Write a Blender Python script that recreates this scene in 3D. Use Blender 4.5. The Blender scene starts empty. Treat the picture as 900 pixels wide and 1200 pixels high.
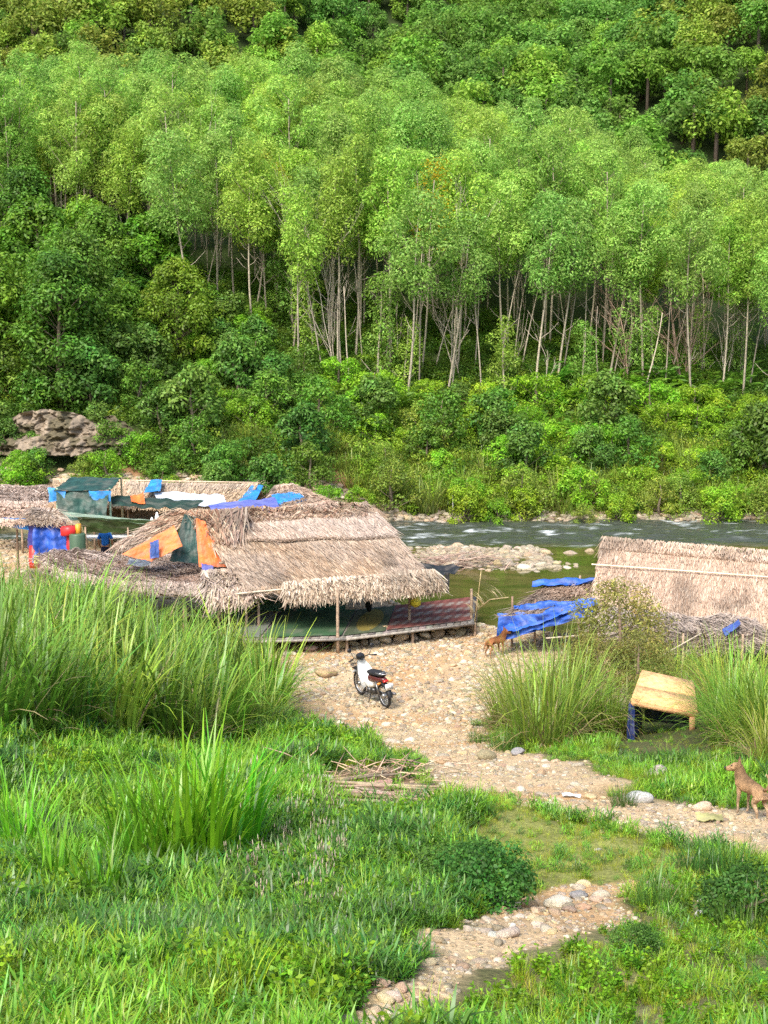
import bpy, math, random
import numpy as np
from mathutils import Vector, Matrix
random.seed(7)
RNG = np.random.default_rng(7)
PI = math.pi
scene = bpy.context.scene
COL = scene.collection

# ------------------------------------------------------------------ camera, sky, sun, exposure
EYE = Vector((0.0, 0.0, 8.9))
FPX = 1500.0                      # focal length in photo pixels (photo 900 x 1200)
HORIZON = 403.0
PITCH = math.atan((600 - HORIZON) / FPX)
cam_d = bpy.data.cameras.new('camera'); cam = bpy.data.objects.new('camera', cam_d); COL.objects.link(cam)
cam.location = EYE; cam.rotation_euler = (PI / 2 - PITCH, 0, 0)
cam_d.sensor_fit = 'VERTICAL'; cam_d.sensor_height = 24.0; cam_d.lens = 24.0 * FPX / 1200.0
cam_d.clip_start = 0.1; cam_d.clip_end = 3000
scene.camera = cam

SUN_EL, SUN_ROT = math.radians(50), math.radians(205)
world = bpy.data.worlds.new('World'); scene.world = world; world.use_nodes = True
wn = world.node_tree; bg = wn.nodes['Background']
sky = wn.nodes.new('ShaderNodeTexSky'); sky.sky_type = 'NISHITA'; sky.sun_disc = False
sky.sun_elevation = SUN_EL; sky.sun_rotation = SUN_ROT; sky.dust_density = 3.0; sky.air_density = 1.0
wn.links.new(sky.outputs[0], bg.inputs[0]); bg.inputs[1].default_value = 0.15
sun_d = bpy.data.lights.new('sun', 'SUN'); sun = bpy.data.objects.new('sun', sun_d); COL.objects.link(sun)
sun_d.energy = 2.1; sun_d.angle = math.radians(20); sun_d.color = (1.0, 0.95, 0.86)
sdir = Vector((math.sin(SUN_ROT) * math.cos(SUN_EL), math.cos(SUN_ROT) * math.cos(SUN_EL), math.sin(SUN_EL)))
sun.rotation_euler = (-sdir).to_track_quat('-Z', 'Y').to_euler()
sun.location = sdir * 60
vs = scene.view_settings; vs.view_transform = 'Standard'; vs.look = 'None'; vs.exposure = 1.15; vs.gamma = 1.0
scene.render.engine = 'CYCLES'
cy = scene.cycles; cy.max_bounces = 5; cy.diffuse_bounces = 3; cy.glossy_bounces = 2; cy.transmission_bounces = 3
cy.transparent_max_bounces = 4; cy.use_denoising = False; cy.caustics_reflective = False; cy.caustics_refractive = False

# ------------------------------------------------------------------ pixel -> world helpers (photo pixels)
_c, _s = math.cos(PITCH), math.sin(PITCH)
def ray(px, py):
    u = (px - 450) / FPX; v = (600 - py) / FPX
    return np.array([u, _c + v * _s, -_s + v * _c])
def pY(px, py, Y):
    d = ray(px, py); t = Y / d[1]
    return np.array([d[0] * t, Y, EYE.z + d[2] * t])
def pZ(px, py, z):
    d = ray(px, py); t = (z - EYE.z) / d[2]
    return np.array([d[0] * t, d[1] * t, z])

# ------------------------------------------------------------------ numpy value noise and terrain
def _hash(i, j, s):
    h = (i * 374761393 + j * 668265263 + s * 974634777) & 0xffffffff
    h = ((h ^ (h >> 13)) * 1274126177) & 0xffffffff
    return ((h ^ (h >> 16)) & 0xffff) / 65535.0
def vn(x, y, s=0):
    x = np.asarray(x, float); y = np.asarray(y, float)
    i = np.floor(x).astype(np.int64); j = np.floor(y).astype(np.int64)
    f = x - i; g = y - j; f = f * f * (3 - 2 * f); g = g * g * (3 - 2 * g)
    return (_hash(i, j, s) * (1 - f) + _hash(i + 1, j, s) * f) * (1 - g) + (_hash(i, j + 1, s) * (1 - f) + _hash(i + 1, j + 1, s) * f) * g
def fbm(x, y, s=0, o=3):
    a = 0; w = .5; t = 0
    for k in range(o):
        a = a + w * vn(np.asarray(x) * 2 ** k, np.asarray(y) * 2 ** k, s + k); t += w; w *= .5
    return a / t
def sst(a, b, x):
    t = np.clip((np.asarray(x, float) - a) / (b - a), 0, 1); return t * t * (3 - 2 * t)
WATER_Z = -0.35
def shore(x):
    return np.interp(x, [-30, -6, -3, -1, 1.2, 4, 7, 12, 30], [62, 62, 60, 47, 41.6, 39.6, 38.3, 37.5, 37.5])
def H(x, y):
    x = np.asarray(x, float); y = np.asarray(y, float)
    z = np.interp(y, [-8, 0, 7, 11, 15.8, 21, 26, 29, 32, 36, 44, 60, 62], [8.6, 7.3, 5.2, 4.0, 3.0, 1.8, .7, .15, 0, 0, 0, 0, 0])
    near = sst(34, 30, y)
    z = z + near * (sst(-2.5, -7, x) * 0.9 * sst(12, 20, y) + sst(4.5, 9, x) * 0.5 * sst(14, 18, y))
    z = z + sst(44, 34, y) * sst(6.5, 12, x) * 0.5 * sst(24, 30, y)
    z = z + (fbm(x * .8, y * .8, 3) - .5) * .28 * sst(40, 25, y) + (fbm(x * .5, y * .5, 5) - .5) * .12
    # river bed
    s = shore(x)
    bed = sst(s - .6, s + 2.2, y)
    z = z * (1 - bed) + bed * -1.0
    bar = sst(50, 52.5, y) * sst(60, 57.5, y) * sst(-1.5, 1.5, x) * sst(12, 6, x)
    z = z + bar * (.62 + .5 * (fbm(x * .6, y * .6, 9) - .45))
    # far bank, plantation slope, valley, hill
    fx = np.clip(1 - .012 * x, .6, np.interp(y, [92, 116], [1.35, .97]))
    ye = y + 4.5 * sst(2, -5, x) * sst(84, 68, y)
    far = np.interp(ye, [65, 66.5, 68, 71, 85, 120, 135, 150, 290, 330, 420, 700], [-1, -.5, .1, 1.2, 7.4, 20, 22, 24, 122, 140, 125, 60])
    hillz = sst(125, 170, y)
    fx = fx * (1 - hillz) + hillz
    spur = 9 * np.exp(-((x + 42) / 26) ** 2) * sst(128, 155, y) * sst(235, 175, y) + 13 * np.exp(-((x - 62) / 28) ** 2) * sst(128, 160, y) * sst(235, 180, y)
    far = far * np.where(far > 0, fx, 1) + spur + (fbm(x / 9, y / 9, 21) - .5) * 1.4 * sst(68, 80, y) + (fbm(x / 30, y / 30, 31) - .5) * 22 * hillz
    rough = (fbm(x / 2.2, y / 2.2, 41) - .5) * .9 * sst(67, 72, ye)
    far = far + rough
    z = np.maximum(z, -1.0)
    w = sst(62, 66, y + 4.5 * sst(2, -5, x))
    return z * (1 - w) + far * w
def hz(x, y): return float(H(x, y))
def hit(px, py, zmin=-5):
    d = ray(px, py); t = np.linspace(4, 420, 8000)
    X = d[0] * t; Yv = d[1] * t; Z = EYE.z + d[2] * t
    b = Z < H(X, Yv)
    k = int(np.argmax(b)) if b.any() else len(t) - 1
    return np.array([X[k], Yv[k], float(H(X[k], Yv[k]))])
def poly(pts): return np.array([hit(a, b)[:2] for a, b in pts])
def pip(x, y, P):
    x = np.asarray(x, float); y = np.asarray(y, float); ins = np.zeros(x.shape, bool); n = len(P); j = n - 1
    for i in range(n):
        xi, yi = P[i]; xj, yj = P[j]
        c = ((yi > y) != (yj > y)) & (x < (xj - xi) * (y - yi) / (yj - yi + 1e-12) + xi)
        ins ^= c; j = i
    return ins
def soft(x, y, P, r=.3, n=10, s=1):
    rg = np.random.default_rng(s); a = 0
    wx = (fbm(x * 1.7, y * 1.7, 51) - .5) * 1.1; wy = (fbm(x * 1.7, y * 1.7, 52) - .5) * 1.1
    for k in range(n):
        a = a + pip(x + wx * 1.0 + rg.normal(0, r), y + wy + rg.normal(0, r), P)
    return a / n
P_BAR = poly([(318, 770), (300, 748), (420, 735), (560, 722), (600, 745), (650, 768), (592, 800), (562, 850), (585, 880), (640, 888), (700, 903), (738, 935), (810, 942), (881, 955), (960, 960), (960, 1020), (881, 1000), (800, 985), (720, 968), (640, 948), (556, 925), (548, 945), (515, 940), (500, 900), (455, 888), (430, 870), (395, 855), (345, 850), (330, 800)])
P_PATH = poly([(345, 1220), (405, 1168), (455, 1128), (492, 1100), (554, 1080), (597, 1058), (640, 1044), (702, 1036), (728, 1052), (708, 1092), (655, 1110), (610, 1120), (564, 1137), (520, 1150), (505, 1180), (500, 1225)])
P_LAWN = poly([(560, 935), (640, 958), (760, 990), (850, 1000), (860, 1040), (740, 1045), (640, 1040), (570, 1020), (545, 960)])
P_LITTER = poly([(372, 905), (470, 898), (520, 945), (500, 962), (380, 950)])
P_TALL = poly([(-40, 735), (60, 735), (120, 755), (250, 770), (308, 800), (318, 845), (285, 868), (240, 876), (120, 868), (-40, 872)])
P_SHORE = poly([(815, 590), (860, 582), (860, 605), (850, 612), (820, 608)])
P_RIGHT = poly([(540, 1150), (620, 1125), (720, 1085), (800, 1040), (920, 1040), (930, 1230), (500, 1230)])
def dirtmask(x, y): return np.maximum(soft(x, y, P_BAR, .25, 12), soft(x, y, P_PATH, .06, 10))

# ------------------------------------------------------------------ geometry accumulator
class Geo:
    def __init__(s): s.v = []; s.q = []; s.t = []; s.c = []; s.n = 0
    def add(s, v, q=None, t=None, c=(.5, .5, .5)):
        v = np.asarray(v, float).reshape(-1, 3); c = np.asarray(c, float)
        if c.ndim == 1: c = np.repeat(c[None], len(v), 0)
        if q is not None and len(q): s.q.append(np.asarray(q, int).reshape(-1, 4) + s.n)
        if t is not None and len(t): s.t.append(np.asarray(t, int).reshape(-1, 3) + s.n)
        s.v.append(v); s.c.append(c); s.n += len(v); return s
    def mesh(s, name, mat, smooth=False):
        me = bpy.data.meshes.new(name)
        v = np.concatenate(s.v); c = np.concatenate(s.c)
        q = np.concatenate(s.q) if s.q else np.zeros((0, 4), int); t = np.concatenate(s.t) if s.t else np.zeros((0, 3), int)
        me.vertices.add(len(v)); me.vertices.foreach_set('co', v.ravel())
        me.loops.add(q.size + t.size); me.loops.foreach_set('vertex_index', np.concatenate([q.ravel(), t.ravel()]).astype(np.int32))
        me.polygons.add(len(q) + len(t))
        st = np.concatenate([np.arange(len(q)) * 4, q.size + np.arange(len(t)) * 3]).astype(np.int32)
        me.polygons.foreach_set('loop_start', st)
        if smooth: me.polygons.foreach_set('use_smooth', np.ones(len(st), bool))
        me.update(calc_edges=True); me.validate()
        a = me.color_attributes.new('Col', 'FLOAT_COLOR', 'POINT')
        a.data.foreach_set('color', np.concatenate([c, np.ones((len(c), 1))], 1).ravel())
        me.materials.append(mat); return me
    def build(s, name, mat, parent=None, smooth=False, **k):
        return link(name, s.mesh(name, mat, smooth), parent, **k)
def link(name, data, parent=None, loc=None, rot=None, scl=None):
    o = bpy.data.objects.new(name, data); COL.objects.link(o)
    if parent is not None: o.parent = parent
    if loc is not None: o.location = loc
    if rot is not None: o.rotation_euler = rot
    if scl is not None: o.scale = (scl,) * 3 if np.isscalar(scl) else scl
    return o
def tag(o, label=None, cat=None, group=None, kind=None):
    if label: o['label'] = label
    if cat: o['category'] = cat
    if group: o['group'] = group
    if kind: o['kind'] = kind
    return o
def thing(name, loc, label, cat, group=None, rz=0, scl=None):
    return tag(link(name, None, None, loc, (0, 0, rz), scl), label, cat, group)
def unit(a): a = np.asarray(a, float); return a / (np.linalg.norm(a, axis=-1, keepdims=True) + 1e-9)
def jc(col, n, v=.15, h=.05, rg=None):
    rg = rg or RNG; c = np.asarray(col, float)
    return np.clip(c * (1 + rg.normal(0, v, (n, 1))) * (1 + rg.normal(0, h, (n, 3))), .004, .95)
# tapered tube through points
def tube(g, pts, r, sides=6, col=(.3, .2, .1), closed=False):
    pts = np.asarray(pts, float); n = len(pts); r = np.broadcast_to(np.asarray(r, float), (n,))
    d = np.gradient(pts, axis=0)
    if closed: d = np.roll(pts, -1, 0) - np.roll(pts, 1, 0)
    d = unit(d); ref = np.array([0, 0, 1.]) if abs(d[0][2]) < .9 else np.array([1., 0, 0])
    V = []
    for k in range(n):
        a = unit(np.cross(d[k], ref)); b = np.cross(d[k], a); ref = unit(np.cross(a, d[k])) if True else ref
        an = np.arange(sides) * 2 * PI / sides
        V.append(pts[k] + r[k] * (np.cos(an)[:, None] * a + np.sin(an)[:, None] * b))
    V = np.concatenate(V); Q = []
    for k in range(n if closed else n - 1):
        for j in range(sides):
            k2 = (k + 1) % n; j2 = (j + 1) % sides
            Q.append((k * sides + j, k * sides + j2, k2 * sides + j2, k2 * sides + j))
    T = []
    if not closed:
        V = np.concatenate([V, pts[:1], pts[-1:]]); m = n * sides
        for j in range(sides): j2 = (j + 1) % sides; T += [(j2, j, m), ((n - 1) * sides + j, (n - 1) * sides + j2, m + 1)]
    return g.add(V, Q, T, col)
def box(g, c, s, col=(.5, .5, .5), R=None, bev=0.0):
    c = np.asarray(c, float); s = np.asarray(s, float) / 2
    if bev <= 0:
        v = np.array([(x, y, z) for x in (-1, 1) for y in (-1, 1) for z in (-1, 1)], float) * s
        q = [(0, 1, 3, 2), (4, 6, 7, 5), (0, 4, 5, 1), (2, 3, 7, 6), (0, 2, 6, 4), (1, 5, 7, 3)]
        t = None
    else:
        v = []; ring = []
        for z, k in ((-1, 1), (-1, 0), (1, 0), (1, 1)):
            zz = z * (s[2] - (0 if k else bev)); e = bev if k else 0
            for (x, y) in ((-1, -1), (1, -1), (1, 1), (-1, 1)):
                v.append((x * (s[0] - e), y * (s[1] - e), zz))
        v = np.array(v); q = [(3, 2, 1, 0), (12, 13, 14, 15)]; t = None
        for k in range(3):
            for j in range(4): j2 = (j + 1) % 4; q.append((k * 4 + j, k * 4 + j2, k * 4 + 4 + j2, k * 4 + 4 + j))
    if R is not None: v = v @ np.array(R).T
    return g.add(v + c, q, t, col)
def beam(g, a, b, w, h, col):
    a = np.asarray(a, float); b = np.asarray(b, float); d = b - a; L = np.linalg.norm(d); x = d / L
    y = unit(np.cross([0, 0, 1.], x)) if abs(x[2]) < .95 else np.array([0, 1., 0]); z = np.cross(x, y)
    return box(g, (a + b) / 2, (L, w, h), col, np.stack([x, y, z], 1))
# rhombic leaves
def leaves(g, C, D, L, W, col, rg=RNG, N=None):
    n = len(C); D = unit(D)
    if N is not None: nn = unit(N + rg.normal(size=(n, 3)) * .38); D = unit(D - nn * (D * nn).sum(1, keepdims=True)); S = np.cross(nn, D)
    else: S = unit(np.cross(D, rg.normal(size=(n, 3))))
    L = np.broadcast_to(L, (n,))[:, None]; W = np.broadcast_to(W, (n,))[:, None]
    v = np.stack([C, C + D * L * .45 + S * W * .5, C + D * L, C + D * L * .45 - S * W * .5], 1).reshape(-1, 3)
    return g.add(v, np.arange(4 * n).reshape(-1, 4), None, np.repeat(col, 4, 0))
# curved blades: base P, azimuth, lean from vertical at base, further curl to the tip
def blades(g, P, az, lean, L, W, curl, col, K=4, tip=None, roll=None, power=1.4):
    n = len(P); az, lean, L, W, curl = (np.broadcast_to(np.asarray(a, float), (n,)) for a in (az, lean, L, W, curl))
    p = np.array(P, float); V = []; Cc = []
    side = np.stack([-np.sin(az), np.cos(az), 0 * az], 1)
    if roll is not None:
        r = np.broadcast_to(roll, (n,)); side = side * np.cos(r)[:, None] + np.stack([0 * r, 0 * r, np.sin(r)], 1)
    tip = col if tip is None else tip
    for k in range(K + 1):
        t = k / K; w = W * (1 - .92 * t ** 2.2) * (.65 + .35 * min(1, t * 4))
        V.append(p - side * w[:, None] / 2); V.append(p + side * w[:, None] / 2)
        c = col * (1 - t) + tip * t; Cc += [c, c]
        th = lean + curl * ((k + .5) / K) ** power
        p = p + (L / K)[:, None] * np.stack([np.sin(th) * np.cos(az), np.sin(th) * np.sin(az), np.cos(th)], 1)
    V = np.stack(V, 1); Cc = np.stack(Cc, 1); m = 2 * (K + 1)
    b = np.arange(n)[:, None] * m
    Q = np.concatenate([b + np.array([2 * k, 2 * k + 1, 2 * k + 3, 2 * k + 2]) for k in range(K)])
    return g.add(V.reshape(-1, 3), Q, None, Cc.reshape(-1, 3))

# ------------------------------------------------------------------ materials
def M(name, rough=.8, spec=.3, transl=0, bump=0, bscale=10, ovar=.0, nvar=.0, nscale=5, metal=0, hvar=0., hoff=0., sat=1., coat=0):
    m = bpy.data.materials.new(name); m.use_nodes = True; nt = m.node_tree; N = nt.nodes; Lk = nt.links
    p = N['Principled BSDF']; out = N['Material Output']
    at = N.new('ShaderNodeAttribute'); at.attribute_name = 'Col'; c = at.outputs['Color']
    tc = N.new('ShaderNodeTexCoord')
    if nvar:
        nz = N.new('ShaderNodeTexNoise'); nz.inputs['Scale'].default_value = nscale; nz.inputs['Detail'].default_value = 4
        Lk.new(tc.outputs['Object'], nz.inputs['Vector'])
        mr = N.new('ShaderNodeMapRange'); mr.inputs['From Min'].default_value = .3; mr.inputs['From Max'].default_value = .7
        mr.inputs['To Min'].default_value = 1 - nvar; mr.inputs['To Max'].default_value = 1 + nvar
        Lk.new(nz.outputs['Fac'], mr.inputs['Value'])
        mx = N.new('ShaderNodeVectorMath'); mx.operation = 'SCALE'; Lk.new(c, mx.inputs[0]); Lk.new(mr.outputs[0], mx.inputs['Scale']); c = mx.outputs[0]
    if ovar or hvar:
        oi = N.new('ShaderNodeObjectInfo'); hs = N.new('ShaderNodeHueSaturation')
        mr = N.new('ShaderNodeMapRange'); mr.inputs['To Min'].default_value = 1 - ovar; mr.inputs['To Max'].default_value = 1 + ovar
        Lk.new(oi.outputs['Random'], mr.inputs['Value']); Lk.new(mr.outputs[0], hs.inputs['Value'])
        m1 = N.new('ShaderNodeMath'); m1.operation = 'MULTIPLY'; m1.inputs[1].default_value = 7.31; Lk.new(oi.outputs['Random'], m1.inputs[0])
        m2 = N.new('ShaderNodeMath'); m2.operation = 'FRACT'; Lk.new(m1.outputs[0], m2.inputs[0])
        m3 = N.new('ShaderNodeMapRange'); m3.inputs['To Min'].default_value = .5 - hvar + hoff; m3.inputs['To Max'].default_value = .5 + hvar + hoff; hs.inputs['Saturation'].default_value = sat
        Lk.new(m2.outputs[0], m3.inputs['Value']); Lk.new(m3.outputs[0], hs.inputs['Hue'])
        Lk.new(c, hs.inputs['Color']); c = hs.outputs[0]
    Lk.new(c, p.inputs['Base Color']); p.inputs['Roughness'].default_value = rough
    p.inputs['Specular IOR Level'].default_value = spec; p.inputs['Metallic'].default_value = metal
    if coat: p.inputs['Coat Weight'].default_value = coat
    if bump:
        nb = N.new('ShaderNodeTexNoise'); nb.inputs['Scale'].default_value = bscale; nb.inputs['Detail'].default_value = 5
        Lk.new(tc.outputs['Object'], nb.inputs['Vector']); bp = N.new('ShaderNodeBump'); bp.inputs['Strength'].default_value = bump
        bp.inputs['Distance'].default_value = .05; Lk.new(nb.outputs['Fac'], bp.inputs['Height']); Lk.new(bp.outputs[0], p.inputs['Normal'])
    if transl:
        tr = N.new('ShaderNodeBsdfTranslucent'); mx = N.new('ShaderNodeMixShader'); mx.inputs[0].default_value = transl
        Lk.new(c, tr.inputs['Color']); Lk.new(p.outputs[0], mx.inputs[1]); Lk.new(tr.outputs[0], mx.inputs[2]); Lk.new(mx.outputs[0], out.inputs['Surface'])
    return m
MT = dict(
    leaf=M('leaf', .5, .3, .4, ovar=.2, hvar=.018, hoff=-.012, sat=1.08), canopy=M('canopy_leaf', .55, .25, .48, ovar=.16, hvar=.012, hoff=-.012, sat=1.02),
    grass=M('grass', .38, .5, .34, ovar=.3, hvar=.022, hoff=-.011, sat=1.04), bark=M('bark', .9, .2, bump=.6, bscale=12, nvar=.3, nscale=6, ovar=.2),
    thatch=M('thatch', .85, .15, .1), rock=M('rock', .9, .2, bump=.5, bscale=14, nvar=.28, nscale=7, ovar=.24, hvar=.018),
    tarp=M('tarp', .5, .4, .08, bump=.7, bscale=7, nvar=.32, nscale=4), wood=M('wood', .8, .25, bump=.4, bscale=20, nvar=.3, nscale=9, ovar=.15),
    cloth=M('cloth', .85, .2, nvar=.15, nscale=20), paint=M('paint', .3, .5, nvar=.06, nscale=12, coat=.3), rubber=M('rubber', .75, .3, nvar=.3, nscale=15),
    metal=M('metal', .35, .5, metal=.8, nvar=.1), plastic=M('plastic', .4, .4, nvar=.08, nscale=10), skin=M('skin', .6, .3), fur=M('fur', .95, .1, bump=.8, bscale=80, nvar=.25, nscale=16),
    lens=M('lens', .15, .6))

# ------------------------------------------------------------------ ground sheet
def ground():
    def ax(parts):
        o = []
        for a, b, st in parts: o.append(np.arange(a, b, st))
        return np.concatenate(o)
    ys = ax([(-30, -8, 3), (-8, 4, .8), (4, 34, .13), (34, 46, .3), (46, 100, .5), (100, 160, 1.6), (160, 420, 4), (420, 901, 30)])
    xh = ax([(0, 9, .15), (9, 16, .3), (16, 40, .7), (40, 110, 2.5), (110, 220, 10), (220, 640, 35)])
    xs = np.concatenate([-xh[:0:-1], xh])
    X, Y = np.meshgrid(xs, ys); Z = H(X, Y)
    nx, ny = len(xs), len(ys)
    d = dirtmask(X, Y); n1 = fbm(X * 1.3, Y * 1.3, 61, 4)[..., None]; n2 = fbm(X * .45, Y * .45, 71, 3)[..., None]; n3 = fbm(X * 5, Y * 5, 81, 2)[..., None]
    c = np.array([.04, .06, .016]) * (1 - n1) + np.array([.10, .09, .04]) * n1
    lawn = soft(X, Y, P_LAWN, .25, 8)[..., None]; c = c * (1 - lawn) + lawn * (np.array([.20, .21, .06]) * (.7 + .5 * n3))
    rt = (soft(X, Y, P_RIGHT, .15, 6) * (.35 + .65 * (fbm(X * 1.1, Y * 1.1, 197) > .52)))[..., None]; c = c * (1 - rt) + rt * np.array([.17, .16, .07]) * (.6 + .7 * n3)
    lit = soft(X, Y, P_LITTER, .1, 8)[..., None]; c = c * (1 - lit) + lit * np.array([.26, .17, .10]) * (.6 + .6 * n3)
    bar = np.array([.48, .36, .215]) * (.75 + .45 * n3) * (1 - sst(.45, .7, n2)) + np.array([.44, .28, .14]) * (.8 + .35 * n3) * sst(.45, .7, n2)
    c = c * (1 - d[..., None]) + bar * d[..., None]
    flat = (sst(29, 31, Y) * sst(62, 60, Y))[..., None] * sst(9, 7, X)[..., None]
    c = c * (1 - flat) + flat * bar
    s = shore(X); bed = (sst(s - .2, s + .7, Y) * sst(66.5, 65.8, Y + 4.5 * sst(2, -5, X)))[..., None]
    c = c * (1 - bed) + bed * (np.array([.16, .13, .07]) * (.6 + .7 * n3))
    fb = sst(66, 68, Y + 4.5 * sst(2, -5, X))[..., None]; fc = np.array([.05, .075, .02]) * (.6 + .8 * n1)
    red = (sst(.55, .62, fbm(X / 3.5, Y / 2.5, 91)) * sst(84, 78, Y))[..., None]; fc = fc * (1 - red) + red * np.array([.26, .14, .07]) * (.7 + .5 * n3)
    gs = (sst(.45, .55, fbm(X / 5, Y / 4, 95)) * sst(80, 76, Y) * sst(-8, 0, X))[..., None]; fc = fc * (1 - gs * .7) + gs * .7 * np.array([.13, .19, .04])
    sh = np.maximum(soft(X, Y, P_SHORE, .15, 6), sst(68.2, 67.2, Y) * .5)[..., None]; fc = fc * (1 - sh) + sh * np.array([.42, .31, .20]) * (.7 + .4 * n3)
    c = c * (1 - fb) + fc * fb
    fl = sst(120, 140, Y)[..., None]; c = c * (1 - fl) + fl * np.array([.035, .055, .015])
    g = Geo(); i = np.arange(ny - 1)[:, None] * nx + np.arange(nx - 1)[None]
    q = np.stack([i, i + 1, i + nx + 1, i + nx], -1).reshape(-1, 4)
    g.add(np.stack([X, Y, Z], -1).reshape(-1, 3), q, None, c.reshape(-1, 3))
    m = M('earth', .92, .2, bump=.45, bscale=32, nvar=.3, nscale=22)
    return tag(g.build('ground', m, smooth=True), 'river valley ground with stony bar, grassy bank and wooded slopes', None, None, 'structure')
GROUND = ground()

# ------------------------------------------------------------------ river
def river():
    xs = np.concatenate([np.arange(-130, -30, 10), np.arange(-30, 30, .22), np.arange(30, 131, 10)]); ys = np.concatenate([np.arange(36, 58, .5), np.arange(58, 68.6, .12)])
    X, Y = np.meshgrid(xs, ys)
    rap = sst(57.5, 59.5, Y)
    Z = WATER_Z + rap * ((fbm(X * .9, Y * 1.8, 101, 3) - .5) * .30 + .03) + (fbm(X * 2.5, Y * 3.5, 105, 2) - .5) * .012
    fo = sst(.63, .80, fbm(X * 1.1 + 2 * fbm(X * .3, Y, 123), Y * 2.6 + X * .25, 111, 5) + .12 * (fbm(X * .12, Y * .3, 115) - .5)) * rap
    fo = np.maximum(fo, rap * sst(.56, .7, fbm(X * 1.6, Y * 5, 118, 3)) * .5 * sst(.52, .64, fbm(X * .35, Y * .6, 119))); fo = fo * (.25 + .75 * sst(.4, .6, fbm(X * .13, Y * .35, 127)))
    nx, ny = len(xs), len(ys); i = np.arange(ny - 1)[:, None] * nx + np.arange(nx - 1)[None]
    c = np.stack([fo, rap, rap * 0], -1)
    g = Geo(); g.add(np.stack([X, Y, Z], -1).reshape(-1, 3), np.stack([i, i + 1, i + nx + 1, i + nx], -1).reshape(-1, 4), None, c.reshape(-1, 3))
    m = bpy.data.materials.new('river_water'); m.use_nodes = True; nt = m.node_tree; N = nt.nodes; L = nt.links; p = N['Principled BSDF']
    at = N.new('ShaderNodeAttribute'); at.attribute_name = 'Col'; sp = N.new('ShaderNodeSeparateColor'); L.new(at.outputs['Color'], sp.inputs[0])
    ge = N.new('ShaderNodeNewGeometry'); mp = N.new('ShaderNodeMapping'); mp.inputs['Scale'].default_value = (.8, 1.6, 1); L.new(ge.outputs['Position'], mp.inputs[0])
    nz = N.new('ShaderNodeTexNoise'); nz.inputs['Scale'].default_value = .5; nz.inputs['Detail'].default_value = 6; L.new(mp.outputs[0], nz.inputs['Vector'])
    pool = N.new('ShaderNodeMix'); pool.data_type = 'RGBA'; pool.inputs[6].default_value = (.050, .055, .012, 1); pool.inputs[7].default_value = (.13, .10, .035, 1)
    r = N.new('ShaderNodeMapRange'); r.inputs['From Min'].default_value = .4; r.inputs['From Max'].default_value = .68; L.new(nz.outputs['Fac'], r.inputs['Value']); L.new(r.outputs[0], pool.inputs[0])
    m1 = N.new('ShaderNodeMix'); m1.data_type = 'RGBA'; m1.inputs[7].default_value = (.05, .058, .044, 1); L.new(pool.outputs[2], m1.inputs[6]); L.new(sp.outputs[1], m1.inputs[0])
    m2 = N.new('ShaderNodeMix'); m2.data_type = 'RGBA'; m2.inputs[7].default_value = (.5, .54, .53, 1); L.new(m1.outputs[2], m2.inputs[6]); L.new(sp.outputs[0], m2.inputs[0])
    L.new(m2.outputs[2], p.inputs['Base Color'])
    ro = N.new('ShaderNodeMapRange'); ro.inputs['To Min'].default_value = .05; ro.inputs['To Max'].default_value = .7; L.new(sp.outputs[0], ro.inputs['Value']); L.new(ro.outputs[0], p.inputs['Roughness'])
    p.inputs['IOR'].default_value = 1.33
    nb = N.new('ShaderNodeTexNoise'); nb.inputs['Scale'].default_value = 4; nb.inputs['Detail'].default_value = 3; L.new(mp.outputs[0], nb.inputs['Vector'])
    bs = N.new('ShaderNodeMapRange'); bs.inputs['To Min'].default_value = .06; bs.inputs['To Max'].default_value = .9; L.new(sp.outputs[1], bs.inputs['Value'])
    bp = N.new('ShaderNodeBump'); bp.inputs['Distance'].default_value = .08; L.new(bs.outputs[0], bp.inputs['Strength']); L.new(nb.outputs['Fac'], bp.inputs['Height']); L.new(bp.outputs[0], p.inputs['Normal'])
    tag(g.build('river', m, smooth=True), 'shallow green pool and foaming rapids of the mountain river', None, None, 'structure')
river()

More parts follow.
